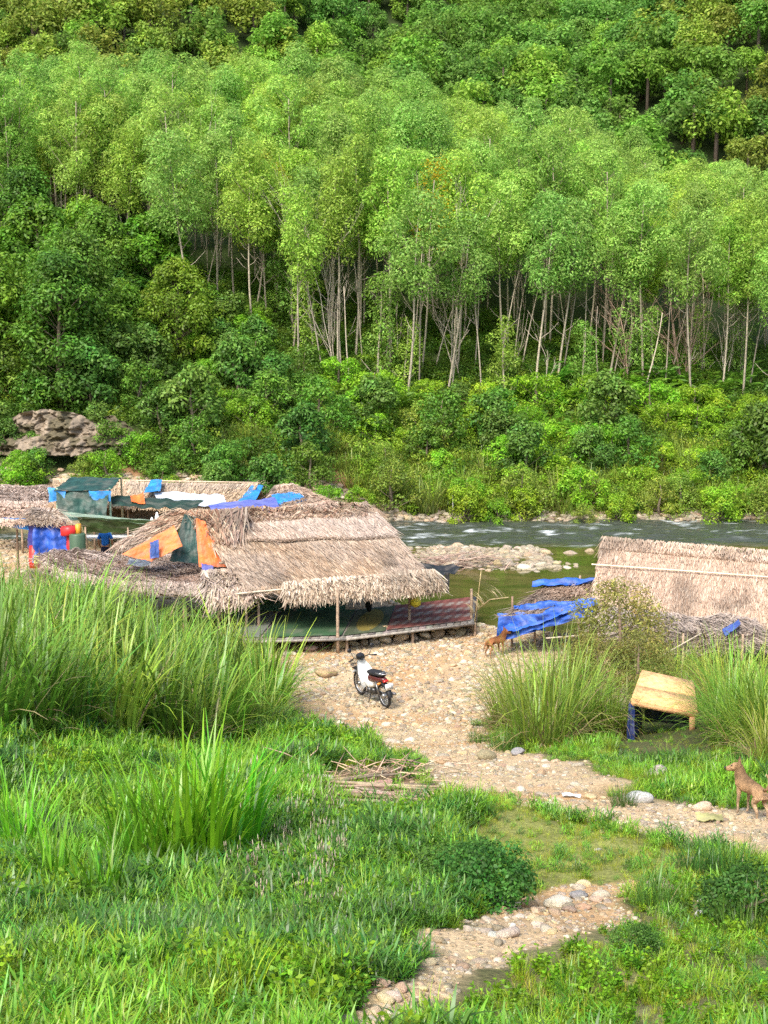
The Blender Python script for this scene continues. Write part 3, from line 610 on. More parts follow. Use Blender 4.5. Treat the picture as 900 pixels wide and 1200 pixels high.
def gravel():
    rg = np.random.default_rng(41)
    def pts(n, x0, x1, y0, y1, f):
        x = rg.uniform(x0, x1, n); y = rg.uniform(y0, y1, n); k = f(x, y) > rg.random(n) ** 1.0 * .9; return x[k], y[k]
    X = []; Y = []; S = []
    barf = lambda x, y: np.maximum(dirtmask(x, y), (y > 29.5) * (x < 7) * 1.0) * (y < shore(x) + .6) * (.35 + .9 * (fbm(x * .6, y * .6, 151) > .42))
    for n, bx, s0, s1 in ((52000, (-9, 9, 12, 45), .02, .06), (7000, (-6, 6, 29, 41), .04, .11), (16000, (-2, 10, 6.5, 20), .010, .035), (5000, (-20, 0, 44, 61), .06, .16), (26000, (-1.8, 3.6, 6.0, 11.8), .006, .026), (1500, (-1.8, 3.6, 6.0, 11.8), .03, .07)):
        x, y = pts(n, *bx, barf); X.append(x); Y.append(y); S.append(s0 + (s1 - s0) * rg.random(len(x)) ** 2.2)
    # river bar and the far shore line
    x = rg.triangular(-2, 1, 13, 5200); y = 54.8 + rg.normal(0, 1.5, 5200); X.append(x); Y.append(y); S.append(rg.uniform(.07, .28, 5200) * rg.uniform(.5, 1, 5200))
    x = rg.uniform(-1, 6, 500); y = shore(x) + rg.uniform(-.5, .5, 500); X.append(x); Y.append(y); S.append(rg.uniform(.08, .2, 500))
    x = rg.uniform(-26, 26, 1500); y = 67.2 + rg.normal(0, .35, 1500); X.append(x); Y.append(y); S.append(rg.uniform(.08, .3, 1500))
    x = np.concatenate(X); y = np.concatenate(Y); s = np.concatenate(S); z = H(x, y)
    k = z > -.75; x, y, s, z = x[k], y[k], s[k], z[k]; gi = rg.integers(0, 12, len(x)); gi = np.where((y > 49) & (x > -3), rg.choice([3, 9, 5, 11, 1, 3], len(x)), gi)
    scatter('gravel', np.stack([x, y, z + s * .08], 1), STS, rg.uniform(0, 6.28, len(x)), s, rg.normal(0, .12, (len(x), 2)), gi, 'small pale river stones and gravel covering the bar and paths')
    # the larger stones, one by one
    n = 0
    for tries in range(9000):
        if n >= 268: break
        if rg.random() < .72: xx = rg.uniform(-5, 6); yy = rg.uniform(25, 39.5); s = rg.uniform(.07, .15)
        else: xx = rg.uniform(-1.2, 5); yy = rg.uniform(8, 24); s = rg.uniform(.05, .12)
        if dirtmask(np.array([xx]), np.array([yy]))[0] < .6 or yy > shore(xx) - .3: continue
        o = link('stone', STB[n % 12].copy() if False else STB[n % 12], GROUND, (xx, yy, hz(xx, yy) + s * .02), (rg.normal(0, .1), rg.normal(0, .1), rg.uniform(0, 6.28)), s); n += 1
    for k in range(32):
        s = rg.uniform(.16, .34); xx = rg.triangular(-1, 2, 13); yy = rg.choice([rg.normal(52.4, .6), rg.normal(57.3, .6), rg.normal(54.5, 1.2)])
        link('stone', STB[[3, 9, 5, 11, 1, 2][k % 6]], GROUND, (xx, yy, max(hz(xx, yy), WATER_Z - .08) + s * .15), (rg.normal(0, .15), rg.normal(0, .15), rg.uniform(0, 6.28)), s)
gravel()
def boulder(px, py, wpx, label, col, name='boulder', flat=.5, group=None, z=None, sink=.25, Y=None, seed=None):
    q = hit(px, py) if Y is None else np.array([pY(px, py, Y)[0], Y, pY(px, py, Y)[2]]); s = wpx / FPX * q[1] / 2
    me = stone_mesh(seed or int(px * 7 + py), 3, flat, .32, tuple(c * .88 for c in col))
    o = link(name, me, None, (q[0], q[1], q[2] + s * flat * (1 - sink) * .8), (RNG.normal(0, .12), RNG.normal(0, .12), RNG.uniform(-.5, .5)), s)
    return tag(o, label, 'stone' if wpx < 40 else 'boulder', group)
TAN, GRY, WHT, RED, BRN = (.46, .32, .19), (.36, .35, .34), (.58, .56, .52), (.46, .28, .21), (.42, .31, .23)
for a in [(382, 792, 27, 'tan rounded boulder on the stony bar between the tall grass and the motorcycle', TAN),
          (679, 1052, 26, 'round light grey stone standing at the top end of the dirt path', GRY), (699, 1056, 17, 'narrow brown stone right beside the round grey stone', BRN),
          (655, 1062, 34, 'flat pale slab stone left below the round grey stone', (.5, .45, .36)), (686, 1066, 16, 'small tan stone just below the round grey stone', TAN),
          (620, 1064, 22, 'low tan stone at the left end of the stone row above the dirt path', TAN), (668, 1068, 18, 'small flat stone in the middle of the stone row above the dirt path', BRN),
          (772, 1046, 40, 'large brown boulder half buried in grass right of the dirt path', (.42, .31, .25)), (748, 1044, 24, 'orange tan stone touching the large brown boulder on its left', (.55, .36, .18)),
          (820, 1074, 18, 'small whitish stone in the bright grass near the lower right', WHT), (822, 1058, 12, 'little pale pink stone behind the small whitish stone', (.6, .5, .44)),
          (773, 910, 32, 'long flat brownish grey boulder in the grass below the orange topped shelter', (.42, .36, .32)), (755, 903, 16, 'grey stone behind the left end of the long flat boulder', GRY),
          (750, 940, 32, 'white flat rock lying on the edge of the stony track', (.50, .49, .46)), (824, 950, 24, 'tan boulder at track edge left of the tan dog', (.52, .4, .27)), (803, 944, 12, 'small brown stone on the track left of the tan boulder', BRN),
          (761, 922, 11, 'small pale stone above the white flat rock', (.6, .56, .46)), (447, 925, 30, 'reddish boulder among dry twigs beside the reed bundle', RED),
          (570, 890, 28, 'mossy yellowish boulder at the foot of the right grass clump', (.40, .36, .2)), (606, 884, 20, 'flat grey boulder right of the mossy yellowish boulder', GRY),
          (601, 1087, 9, 'tiny white stone lying on the dirt path', WHT), (628, 1085, 13, 'small pale tan stone on the upper dirt path', (.62, .5, .38)), (577, 1098, 14, 'greenish pale stone on the left border of the dirt path', (.5, .5, .42)),
          (448, 1157, 22, 'tan rounded stone at the lower end of the dirt path', (.5, .36, .24)), (462, 1173, 26, 'flat cream stone in the lowest corner of the dirt path', (.6, .5, .38)), (384, 915, 22, 'pale stone poking from the litter left of the reed bundle', (.5, .44, .36)),
          (365, 763, 17, 'grey brown stone at the foot of the platform near the tall grass', BRN), (520, 895, 22, 'broad low tan stone where the track leaves the bar', TAN), (700, 998, 9, 'small grey stone on the short lawn', GRY)]:
    boulder(*a[:3], a[3], a[4])
for (px, py, w, lb) in [(610, 679, 12, 'single pale boulder standing in the green pool'), (595, 664, 17, 'pale grey boulder at the pool side of the river bar'), (605, 660, 11, 'cream boulder behind the pale grey boulder on the river bar'), (583, 663, 14, 'brownish boulder left on the river bar next to the brushwood'),
                       (668, 655, 20, 'cream boulder on the right end of the river bar'), (690, 653, 12, 'light boulder beside the right thatched roof on the river bar'), (620, 653, 12, 'brown boulder in the middle of the river bar'), (655, 641, 12, 'dark wet boulder between bar and rapids'), (640, 650, 13, 'grey boulder near the middle of the river bar'),
                       (575, 655, 15, 'reddish boulder above the brushwood heap'), (518, 707, 9, 'small pale stone in the pool beside the platform'), (537, 705, 10, 'cream stone in the pool near the platform corner'), (533, 716, 11, 'pale stone at the pool rim nearest the striped mat'), (520, 714, 10, 'tan stone at the pool rim behind the striped mat'),
                       (553, 735, 14, 'pale boulder at pool edge between platform and far dog'), (568, 733, 10, 'small cream boulder on the pool edge'), (634, 664, 12, 'cream stone in the pool below the river bar, nearest the blue tarp'), (652, 662, 10, 'brown stone in the pool below the right end of the river bar'), (676, 667, 10, 'pale stone in the pool touching the straw roof corner'), (588, 688, 8, 'small stone lying lowest in the green pool'), (700, 618, 14, 'brown boulder at the far shore below the bushes'), (622, 618, 12, 'tan boulder at the far shore in midstream view'), (520, 640, 12, 'pinkish boulder at the left end of the river bar'), (545, 645, 13, 'pinkish flat boulder left on the river bar')]:
    boulder(px, py, w, lb, SC[int(px + py) % 6], 'river_boulder', .6, None)
def footing():
    root = thing('stone_footing', (0, 37, 0), 'low dry wall of round river stones under the front edge of the platform', 'stone wall'); rg = np.random.default_rng(5)
    for row, (yo, zo) in enumerate(((0, .1), (.32, .2), (.1, .32))):
        t = 0
        while t < 1:
            px = 398 + t * 158; py = 757 - 18 * t; b = pZ(px, py, 0); s = rg.uniform(.14, .27)
            link('stone', STB[rg.integers(12)], root, (b[0] - 0, b[1] - 37 + yo - .3, zo), (rg.normal(0, .25), rg.normal(0, .25), rg.uniform(0, 6.28)), (s, s * .85, s * rg.uniform(.75, 1.05))); t += s * 1.75 / 4.2
footing()

# rock outcrop on the far left bank
def outcrop():
    root = thing('rock_outcrop', (-17.4, 71.2, hz(-17.4, 71.2)), 'weathered pale brown rock face on the far bank behind the left huts', 'rock face')
    n, m = 130, 60; U, V = np.meshgrid(np.linspace(-4.2, 4.2, n), np.linspace(0, 1, m)); top = 2.2 * (1 - (U / 4.4) ** 4) * (.75 + .5 * fbm(U * .7 + 9, U * 0, 7))
    Zc = V * top - .6; crag = np.abs(fbm(U * .8, Zc * 1.2, 211, 4) - .5) * 3.2 + np.floor(fbm(U * .5, Zc * .9, 215, 2) * 7) * .3 + np.abs(fbm(U * 3.1, Zc * 3.7, 231, 3) - .5) * 1.5 + np.floor(fbm(U * 2.2, Zc * 2.9, 233) * 6) * .1
    Yc = -2.2 + V * 2.0 - crag * .8 + (fbm(U * 3, Zc * 3, 217) - .5) * .3 + (U / 4.2) ** 4 * 1.5
    cc = np.array([.27, .22, .155]) * (.55 + .9 * fbm(U * 1.5, Zc * 3, 221))[..., None]; mo = sst(.52, .62, fbm(U * 1.1, Zc * 1.4, 223))[..., None]; cc = cc * (1 - mo) + mo * np.array([.14, .12, .07])
    g = Geo(); i = np.arange(m - 1)[:, None] * n + np.arange(n - 1)[None]; g.add(np.stack([U, Yc, Zc], -1).reshape(-1, 3), np.stack([i, i + 1, i + n + 1, i + n], -1).reshape(-1, 4), None, cc.reshape(-1, 3)); g.build('rock_face', MT['rock'], root)
outcrop()

# ------------------------------------------------------------------ thatch, tarps, poles
THP = [(.42, .30, .195), (.49, .36, .245), (.31, .21, .14), (.53, .42, .30), (.37, .255, .165)]
PALE = [(.56, .46, .34), (.50, .39, .29), (.40, .30, .21), (.64, .55, .43), (.30, .22, .16)]
STRAW = [(.52, .38, .24), (.58, .44, .29), (.42, .30, .19), (.62, .50, .34), (.46, .32, .21)]
GREYT = [(.44, .34, .28), (.52, .41, .34), (.32, .24, .19), (.58, .48, .40), (.38, .28, .22)]
RUST = [(.34, .18, .11), (.42, .24, .16), (.26, .14, .09), (.46, .32, .23)]
def bil(K, u, v):
    A, B, C, D = [np.asarray(k, float) for k in K]; u = np.asarray(u, float)[..., None]; v = np.asarray(v, float)[..., None]
    return (A * (1 - u) + B * u) * (1 - v) + (D * (1 - u) + C * u) * v
def roofsurf(K, u, v, seed, amp=.08, sag=.0):
    p = bil(K, u, v); uu = np.asarray(u); vv = np.asarray(v)
    p[..., 2] += (fbm(uu * 5 + seed, vv * 3, seed) - .5) * 2 * amp - sag * np.sin(PI * np.clip(uu, 0, 1)) * .5 - sag * np.sin(PI * np.clip(vv, 0, 1)); return p
def thatch(parent, K, pal, n=6000, L=.8, W=.03, seed=0, amp=.08, sag=.0, mess=.12, over=.5, lift=.05, v0=0, v1=1, slab=True, rows=9, name='thatch', ends=.0, patch=0):
    rg = np.random.default_rng(seed + 900); pal = np.array(pal); g = Geo(); u = rg.uniform(-ends, 1 + ends, n); r = rg.integers(0, rows + 1, n)
    v = v0 + (v1 - v0) * np.clip((r + rg.normal(0, .14, n)) / rows, 0, 1) - .0
    hgt = np.linalg.norm(bil(K, .5, 1) - bil(K, .5, 0)); wid = np.linalg.norm(bil(K, 1, .5) - bil(K, 0, .5))
    l = L * rg.uniform(.5, 1.2, n); dv = l / hgt; du = rg.normal(0, mess, n) * l / wid
    V = []; c = pal[rg.integers(0, len(pal), n)] * (1 + rg.normal(0, .13, (n, 1))); c = c * (1 + patch * (fbm(u * 6, v * 4, seed + 7)[:, None] - .5) * 2)
    gy = sst(.48, .68, fbm(u * wid * .55 + seed, v * hgt * .5, seed + 17))[:, None] * .35; c = c * (1 - gy) + np.array([.40, .36, .33]) * (.6 + .7 * rg.random((n, 1))) * gy; dk_ = sst(.58, .72, fbm(u * wid * .8, v * hgt * .7 + seed, seed + 27))[:, None] * .4; c = c * (1 - dk_)
    nrm = unit(np.cross(bil(K, 1, .5) - bil(K, 0, .5), bil(K, .5, 0) - bil(K, .5, 1))); nrm = nrm if nrm[2] > 0 else -nrm
    lf = rg.uniform(.01, lift, n); tiplift = rg.normal(.02, lift * .9, n); ud = unit(bil(K, 1, .5) - bil(K, 0, .5)); Ks = 3
    lenover = over * rg.uniform(.4, 1.15, n)
    wv = W * rg.uniform(.5, 1.6, n)
    for k in range(Ks + 1):
        t = k / Ks; vt = v + dv * t; ov = np.maximum(0, vt - 1) * hgt; ov = np.minimum(ov, lenover)
        vc = np.minimum(vt, 1); p = roofsurf(K, u + du * t, vc, seed, amp, sag)
        dn = unit(bil(K, .5, 1) - bil(K, .5, 0)); p = p + dn * (ov * .55)[:, None]; p[:, 2] -= ov * .85 * (.4 + ov)
        p = p + nrm * (lf + tiplift * t * t + (rows and 0))[:, None]
        ww = (wv * (1 - .75 * t ** 2))[:, None] * .5
        V += [p - ud * ww, p + ud * ww + nrm * ww * .5 * rg.choice([-1, 1], n)[:, None]]
    V = np.stack(V, 1); m = 2 * (Ks + 1); b = np.arange(n)[:, None] * m
    Q = np.concatenate([b + np.array([2 * k, 2 * k + 1, 2 * k + 3, 2 * k + 2]) for k in range(Ks)])
    g.add(V.reshape(-1, 3), Q, None, np.repeat(np.clip(c, .02, .9), m, 0))
    o = None
    if slab:
        s = Geo(); U, Vv = np.meshgrid(np.linspace(0, 1, 22), np.linspace(0, 1, 16)); top = roofsurf(K, U, Vv, seed, amp, sag); i = np.arange(15)[:, None] * 22 + np.arange(21)[None]
        q = np.stack([i, i + 1, i + 23, i + 22], -1).reshape(-1, 4)
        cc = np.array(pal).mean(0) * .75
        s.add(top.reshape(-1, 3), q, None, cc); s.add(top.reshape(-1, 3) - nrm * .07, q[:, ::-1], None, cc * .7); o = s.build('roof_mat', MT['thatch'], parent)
    tag(g.build(name, MT['thatch'], parent), kind='stuff'); return o
def pole(parent, a, b, r=.035, col=(.36, .26, .18), name='post'):
    g = Geo(); a = np.asarray(a, float); b = np.asarray(b, float); m = (a + b) / 2 + RNG.normal(0, .012, 3); tube(g, [a, (a + m) / 2, m, (b + m) / 2, b], [r, r * .95, r * .9, r * .88, r * .85], 7, col); return g.build(name, MT['wood'], parent, True)
def tarp(name, K, col, label, cat='tarpaulin', amp=.05, seed=1, sag=0, nu=26, nv=18, parent=None, fold='v', group=None, mat='tarp', jag=.012, patt=None, partlabel=None):
    U, V = np.meshgrid(np.linspace(0, 1, nu), np.linspace(0, 1, nv)); p = bil(K, U, V)
    nrm = unit(np.cross(np.asarray(K[1]) - np.asarray(K[0]), np.asarray(K[3]) - np.asarray(K[0]))); w = np.linalg.norm(np.asarray(K[1]) - np.asarray(K[0])) + .01; h = np.linalg.norm(np.asarray(K[3]) - np.asarray(K[0])) + .01
    if nrm[1] > 0 and abs(nrm[1]) > .5: nrm = -nrm
    if fold == 'v': f = np.sin(U * w * 9 + 3 * fbm(U * 4, V * 1.5, seed)) * (.3 + .7 * V)
    elif fold == 'h': f = np.sin(V * h * 11 + U * 2 + 3 * fbm(U * 3, V * 3, seed))
    else: f = (fbm(U * w * 1.3, V * h * 1.3, seed) - .5) * 3
    f = f * .7 + (fbm(U * w * 2.5, V * h * 2.5, seed + 3, 4) - .5) * 2.6
    p = p + nrm * (f * amp)[..., None]; p[..., 2] -= sag * np.sin(PI * U) * (.3 + .7 * np.sin(PI * V * .999))
    ed = ((V == 1) | (V == 0)); p[..., 2] += ed * (fbm(U * 9, V * 3, seed + 5) - .5) * jag * 4; p[..., 0] += ((U == 0) | (U == 1)) * (fbm(V * 9, U * 3, seed + 6) - .5) * jag * 3
    c = np.array(col) * (1 + (fbm(U * 5, V * 5, seed + 8)[..., None] - .5) * .5); du = sst(.45, .8, fbm(U * 7 + seed, V * 5, seed + 11, 4))[..., None] * .3; c = c * (1 - du) + np.array([.26, .23, .19]) * du
    if patt is not None: c = patt(U, V, c)
    g = Geo(); i = np.arange(nv - 1)[:, None] * nu + np.arange(nu - 1)[None]; q = np.stack([i, i + 1, i + nu + 1, i + nu], -1).reshape(-1, 4)
    g.add(p.reshape(-1, 3), q, None, c.reshape(-1, 3)); g.add(p.reshape(-1, 3) - nrm * .008, q[:, ::-1], None, c.reshape(-1, 3) * .9)
    o = g.build(name, MT[mat], parent, True)
    if parent is None: tag(o, label, cat, group)
    return o
BLUE, SKYB, NAVY, PURP = (.03, .12, .50), (.03, .25, .62), (.015, .03, .16), (.13, .16, .55)
ORG, DKG, OLV = (.80, .17, .03), (.012, .055, .045), (.05, .09, .03)
Z0 = (0, 0, 0)

# ---- main thatched hut with the platform
def main_hut():
    t = thing('thatched_hut', Z0, 'large thatched riverside hut with a low eave over a matted platform', 'hut')
    A = pY(226, 604, 41.5); B = pY(440, 594, 42.3); C = pY(512, 686, 37.6); D = pY(290, 690, 37.3)
    thatch(t, (A, B, C, D), THP, 15000, .85, .028, 1, .07, .10, .13, .22, .05, rows=8, patch=.10)
    # pale newer layer on the upper third
    f = lambda u, v: bil((A, B, C, D), u, v) + np.array([0, 0, .02])
    thatch(t, (f(.04, .07), f(.99, .07), f(.98, .40), f(.05, .38)), [(.52, .40, .31), (.58, .48, .38), (.40, .29, .22), (.48, .36, .27)], 3800, .9, .03, 2, .06, .03, .2, .1, .035, slab=False, rows=14)
    # hanging fringe of pale fronds along the eave
    E0 = pY(333, 684, 37.25); E1 = pY(508, 668, 37.9); E2 = pY(517, 684, 37.4); E3 = pY(335, 697, 36.9)
    thatch(t, (E0, E1, E2, E3), PALE, 4600, .5, .035, 3, .05, 0, .3, .36, .10, slab=False, rows=3)
    # messy rusty fronds on the ridge
    R0 = pY(250, 600, 42.0); R1 = pY(430, 592, 42.6); R2 = pY(436, 606, 41.8); R3 = pY(240, 614, 41.0)
    thatch(t, (R0, R1, R2, R3), RUST + THP[:2] + THP, 1700, .6, .045, 4, .08, 0, .7, .25, .14, slab=False, rows=2, ends=.0)
    # back slope
    Bk = [p + np.array(o) for p, o in ((B, (0, .02, -.03)), (A, (0, .02, -.03)), (A, (.6, 4.2, -1.6)), (B, (.8, 4.2, -1.8)))]
    thatch(t, Bk, THP, 2500, .9, .04, 5, .05, .05, .15, .3, .05, rows=7)
    # left gable apron sloping down to the left
    G0 = pY(210, 597, 41.0); G1 = pY(228, 606, 40.6); G2 = pY(166, 645, 40.0); G3 = pY(138, 640, 40.4)
    thatch(t, (G0, G1, G2, G3), RUST + THP + PALE[:2], 1200, .5, .035, 6, .06, 0, .28, .35, .12, rows=4, ends=.05, slab=False)
    P0 = pY(200, 603, 40.9); P1 = pY(232, 600, 40.9)
    thatch(t, (P0, pY(290, 598, 41), pY(275, 640, 39.8), pY(228, 612, 40.4)), RUST + THP, 800, .7, .05, 8, .05, 0, .5, .35, .14, rows=3, slab=False)
    # frame: posts and beams
    for (px, py, top, Y) in [(396, 765, 688, None), (303, 752, 690, None), (480, 745, 680, None), (552, 742, 690, None), (346, 745, 692, 40.2), (430, 735, 690, 41.0), (270, 742, 680, 38.8), (282, 745, 676, 41.5), (442, 736, 640, 44), (300, 730, 640, 45)]:
        b = pZ(px, py, 0.) if Y is None else np.array([pY(px, py, Y)[0], Y, 0.])
        e = pY(px, top, b[1]); e = np.array([b[0], b[1], max(1.35, min(e[2], 2.4))]); pole(t, b, e, .05)
    def at(u, v, dz): return bil((A, B, C, D), u, v) + np.array([0, 0, dz])
    pole(t, at(.02, .96, -.22), at(.98, .97, -.22), .04, name='beam'); pole(t, at(0, .5, -.40), at(1, .5, -.40), .04, name='beam'); pole(t, at(0, 0, -.1), at(1, 0, -.1), .05, name='ridge_pole')
    for u in (.02, .2, .4, .6, .8, .97): pole(t, at(u, 0, -.33), at(u, 1, -.33), .03, name='rafter')
    pole(t, pY(268, 697, 37.3), pY(336, 690, 37.0), .03, (.6, .5, .38), 'rail')
    # tarps that close the left gable: parts of the hut wall
    tarp('gable_tarp', (pY(229, 607, 40.2), pY(240, 611, 40.2), pY(266, 664, 39.6), pY(233, 664, 39.6)), ORG, '', amp=.05, parent=t, seed=3)
    tarp('gable_tarp', (pY(216, 603, 40.4), pY(231, 606, 40.4), pY(233, 660, 39.8), pY(199, 658, 39.8)), DKG, '', amp=.06, parent=t, seed=4)
    tarp('gable_tarp', (pY(204, 616, 39.7), pY(214, 640, 39.3), pY(178, 658, 39.1), pY(143, 650, 39.3)), ORG, '', amp=.04, parent=t, seed=5)
    tarp('gable_tarp', (pY(176, 636, 39.15), pY(186, 632, 39.15), pY(186, 653, 39.0), pY(176, 655, 39.0)), (.03, .08, .3), '', amp=.03, parent=t, seed=6)
    # platform: deck, planks along the front, joists, legs
    dk = Geo(); zt = .46; F0 = pZ(262, 751, zt); F1 = pZ(405, 747, zt); F2 = pZ(556, 729, zt); n = 9
    up = np.array([.35, 4.0, 0])
    segs = [(F0, F1), (F1, F2)]
    for a, b in segs:
        L_ = b - a; m = int(np.linalg.norm(L_) / .24)
        for k in range(m):
            u0, u1 = k / m, (k + .94) / m; g = Geo(); c = jc((.20, .175, .15), 1, .2)[0]
            q = np.array([a + L_ * u0, a + L_ * u1, a + L_ * u1 + up, a + L_ * u0 + up]); q[:, 2] += RNG.normal(0, .006)
            v = np.concatenate([q, q - [0, 0, .035]]); g.add(v, [(0, 1, 2, 3), (7, 6, 5, 4), (0, 4, 5, 1), (1, 5, 6, 2), (2, 6, 7, 3), (3, 7, 4, 0)], None, c); g.build('deck_board', MT['wood'], t)
    for a, b in segs:
        g = Geo(); beam(g, a - [0, .03, .05], b - [0, .03, .05], .05, .07, (.30, .27, .23)); g.build('edge_board', MT['wood'], t)
        for f_ in (.3, .7): g = Geo(); beam(g, a + up * f_ - [0, 0, .1], b + up * f_ - [0, 0, .1], .08, .1, (.25, .19, .14)); g.build('joist', MT['wood'], t)
    for (s, (a, b)) in ((0, segs[0]), (1, segs[0]), (.5, segs[0]), (.5, segs[1]), (1, segs[1])):
        for f_ in (.05, .95): p = a + (b - a) * s + up * f_; pole(t, (p[0], p[1], hz(p[0], p[1]) - .1), (p[0], p[1], zt - .05), .05, name='platform_leg')
    # mats lying on the platform
    def mat(nm, s0, s1, v0, v1, col, lb, patt=None, seg=1, dz=.022):
        a, b = segs[seg]; P = lambda s, v: a + (b - a) * s + up * v + [0, 0, dz]
        o = tarp(nm, (P(s0, v1), P(s1, v1), P(s1, v0), P(s0, v0)), col, lb, 'mat', .006, 9, 0, 60, 30, fold='n', mat='cloth', jag=.0, patt=patt); return o
    def stripe(U, V, c):
        k = ((np.floor(V * 7) % 2) == 0)[..., None]; d = ((np.floor(U * 16 + np.floor(V * 14) * .5) % 2) == 0)[..., None]
        return np.where(k, np.array([.17, .06, .05]) * (.8 + .4 * d), np.where(d, np.array([.26, .21, .18]), np.array([.19, .10, .08])))
    mat('floor_mat', .30, .97, .06, .97, (.4, .1, .08), 'red and white patterned mat on the right part of the platform', stripe)
    def olive(U, V, c):
        r = np.hypot((U - .5) * 1.3, V - .5); k = (r < .42)[..., None] * 1.0
        return c * (1 - k) + k * np.array([.20, .16, .04])
    mat('floor_mat', -.02, .29, .04, .95, (.07, .09, .05), 'dark olive mat with a yellowish centre in the middle of the platform', olive)
    mat('floor_mat', .30, .96, .05, .96, (.045, .10, .045), 'worn dark green mat spread over the left part of the platform', None, 0)
    mat('floor_mat', .05, .28, .05, .9, (.16, .17, .15), 'faded grey mat on the leftmost end of the platform', None, 0, .03)
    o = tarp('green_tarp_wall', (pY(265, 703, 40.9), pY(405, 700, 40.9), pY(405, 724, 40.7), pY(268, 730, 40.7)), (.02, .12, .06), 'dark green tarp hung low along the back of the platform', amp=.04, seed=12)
    # dark hanging bundle under the roof
    g = Geo(); q = pY(432, 705, 39.4); tube(g, [q + [0, 0, .28], q + [.03, 0, .1], q + [0, 0, -.12], q + [.02, 0, -.32]], [.03, .09, .11, .05], 8, (.02, .02, .02)); tag(g.build('hanging_bag', MT['cloth'], None, True), 'black bag hanging under the eave between the platform posts', 'bag')
    # crossing brace
    # yellow bag hanging on the right post
    q = pZ(480, 745, 0); g = Geo(); y_ = q[1] - .1; c = pY(487, 705, y_); tube(g, [c + [0, 0, .22], c + [0, 0, .1], c + [.0, 0, -.08], c + [0, 0, -.16]], [.04, .15, .17, .08], 9, (.70, .62, .05)); tag(g.build('yellow_bag', MT['plastic'], None, True), 'small yellow plastic bag hanging on the right platform post', 'bag')
    # black shade cloth by the right corner
    tarp('shade_cloth', (pY(488, 660, 39.6), pY(528, 662, 39.0), pY(545, 664, 38.4), pY(515, 676, 37.9)), (.02, .022, .025), 'black shade cloth stretched out past the right corner of the thatch', amp=.05, seed=14, sag=.1)
    tarp('shade_cloth', (pY(521, 672, 38.0), pY(527, 671, 38.0), pY(526, 695, 38.0), pY(523, 694, 38.0)), (.02, .022, .025), 'thin black cloth strip dangling over the pool', amp=.01, seed=15, nu=5, nv=8)
    pole(None, pZ(552, 742, 0) + [.05, -.1, 0], pY(564, 668, 38.6), .018, (.42, .33, .16), 'bamboo_stick'); tag(bpy.data.objects[-1] if False else scene.objects['bamboo_stick'], 'thin upright bamboo stick beside the platform corner', 'pole')
main_hut()

# ---- low flat thatch roof in front on the left
def low_shelter():
    t = thing('low_shelter', Z0, 'low nearly flat palm roof with drooping right end beside the tall grass', 'shelter')
    K = (pY(70, 648, 44.8), pY(268, 652, 43.0), pY(294, 692, 37.4), pY(84, 676, 39.8))
    K2 = (pY(46, 650, 44.0), pY(90, 645, 44.8), pY(110, 680, 39.5), pY(62, 668, 41.0))
    thatch(t, K, [tuple(min(.8, a * 1.2) for a in c) for c in GREYT + [(.50, .36, .27)]], 15000, .9, .032, 21, .12, .05, .45, .4, .08, rows=11, ends=.02, patch=.12)
    thatch(t, K2, GREYT, 2200, .9, .035, 22, .10, .0, .6, .35, .1, rows=7, ends=.02, patch=.15)
    E = (pY(236, 672, 39), pY(290, 668, 38.6), pY(296, 690, 37.6), pY(246, 696, 37.2)); thatch(t, E, PALE + GREYT[:2], 1700, .75, .04, 23, .08, 0, .35, .55, .1, rows=3, slab=False)
    for (px, Y) in ((140, 40.4), (172, 39.4), (215, 38.6), (256, 38.0), (288, 37.6), (120, 44), (240, 42.4)):
        x = pY(px, 690, Y)[0]; b = np.array([x, Y, hz(x, Y)]); pole(t, b, (x, Y, 1.5), .045)
    pole(t, pY(128, 692, 40.2), pY(292, 706, 37.4), .035, (.55, .45, .33), 'rail'); pole(t, pY(128, 684, 40.2), pY(292, 697, 37.4), .03, (.30, .22, .16), 'beam')
    tarp('plastic_sheet', (pY(152, 657, 41), pY(180, 654, 41), pY(176, 662, 40.3), pY(148, 664, 40.3)), (.75, .75, .72), 'crumpled white plastic sheet lying on the low palm roof', amp=.05, seed=25, nu=12, nv=8, fold='n')
    tarp('cloth_scrap', (pY(236, 662, 39.3), pY(250, 663, 39.2), pY(250, 670, 38.9), pY(238, 671, 38.9)), (.10, .11, .35), 'faded purple cloth scrap on the low roof below the orange tarp', amp=.05, seed=26, nu=10, nv=8, fold='n')
    g = Geo(); beam(g, pZ(150, 716, .45), pZ(262, 722, .45), .5, .05, (.45, .40, .33)); tag(g.build('bench_plank', MT['wood']), 'pale wooden bench plank under the low palm roof behind the grass', 'bench')
low_shelter()

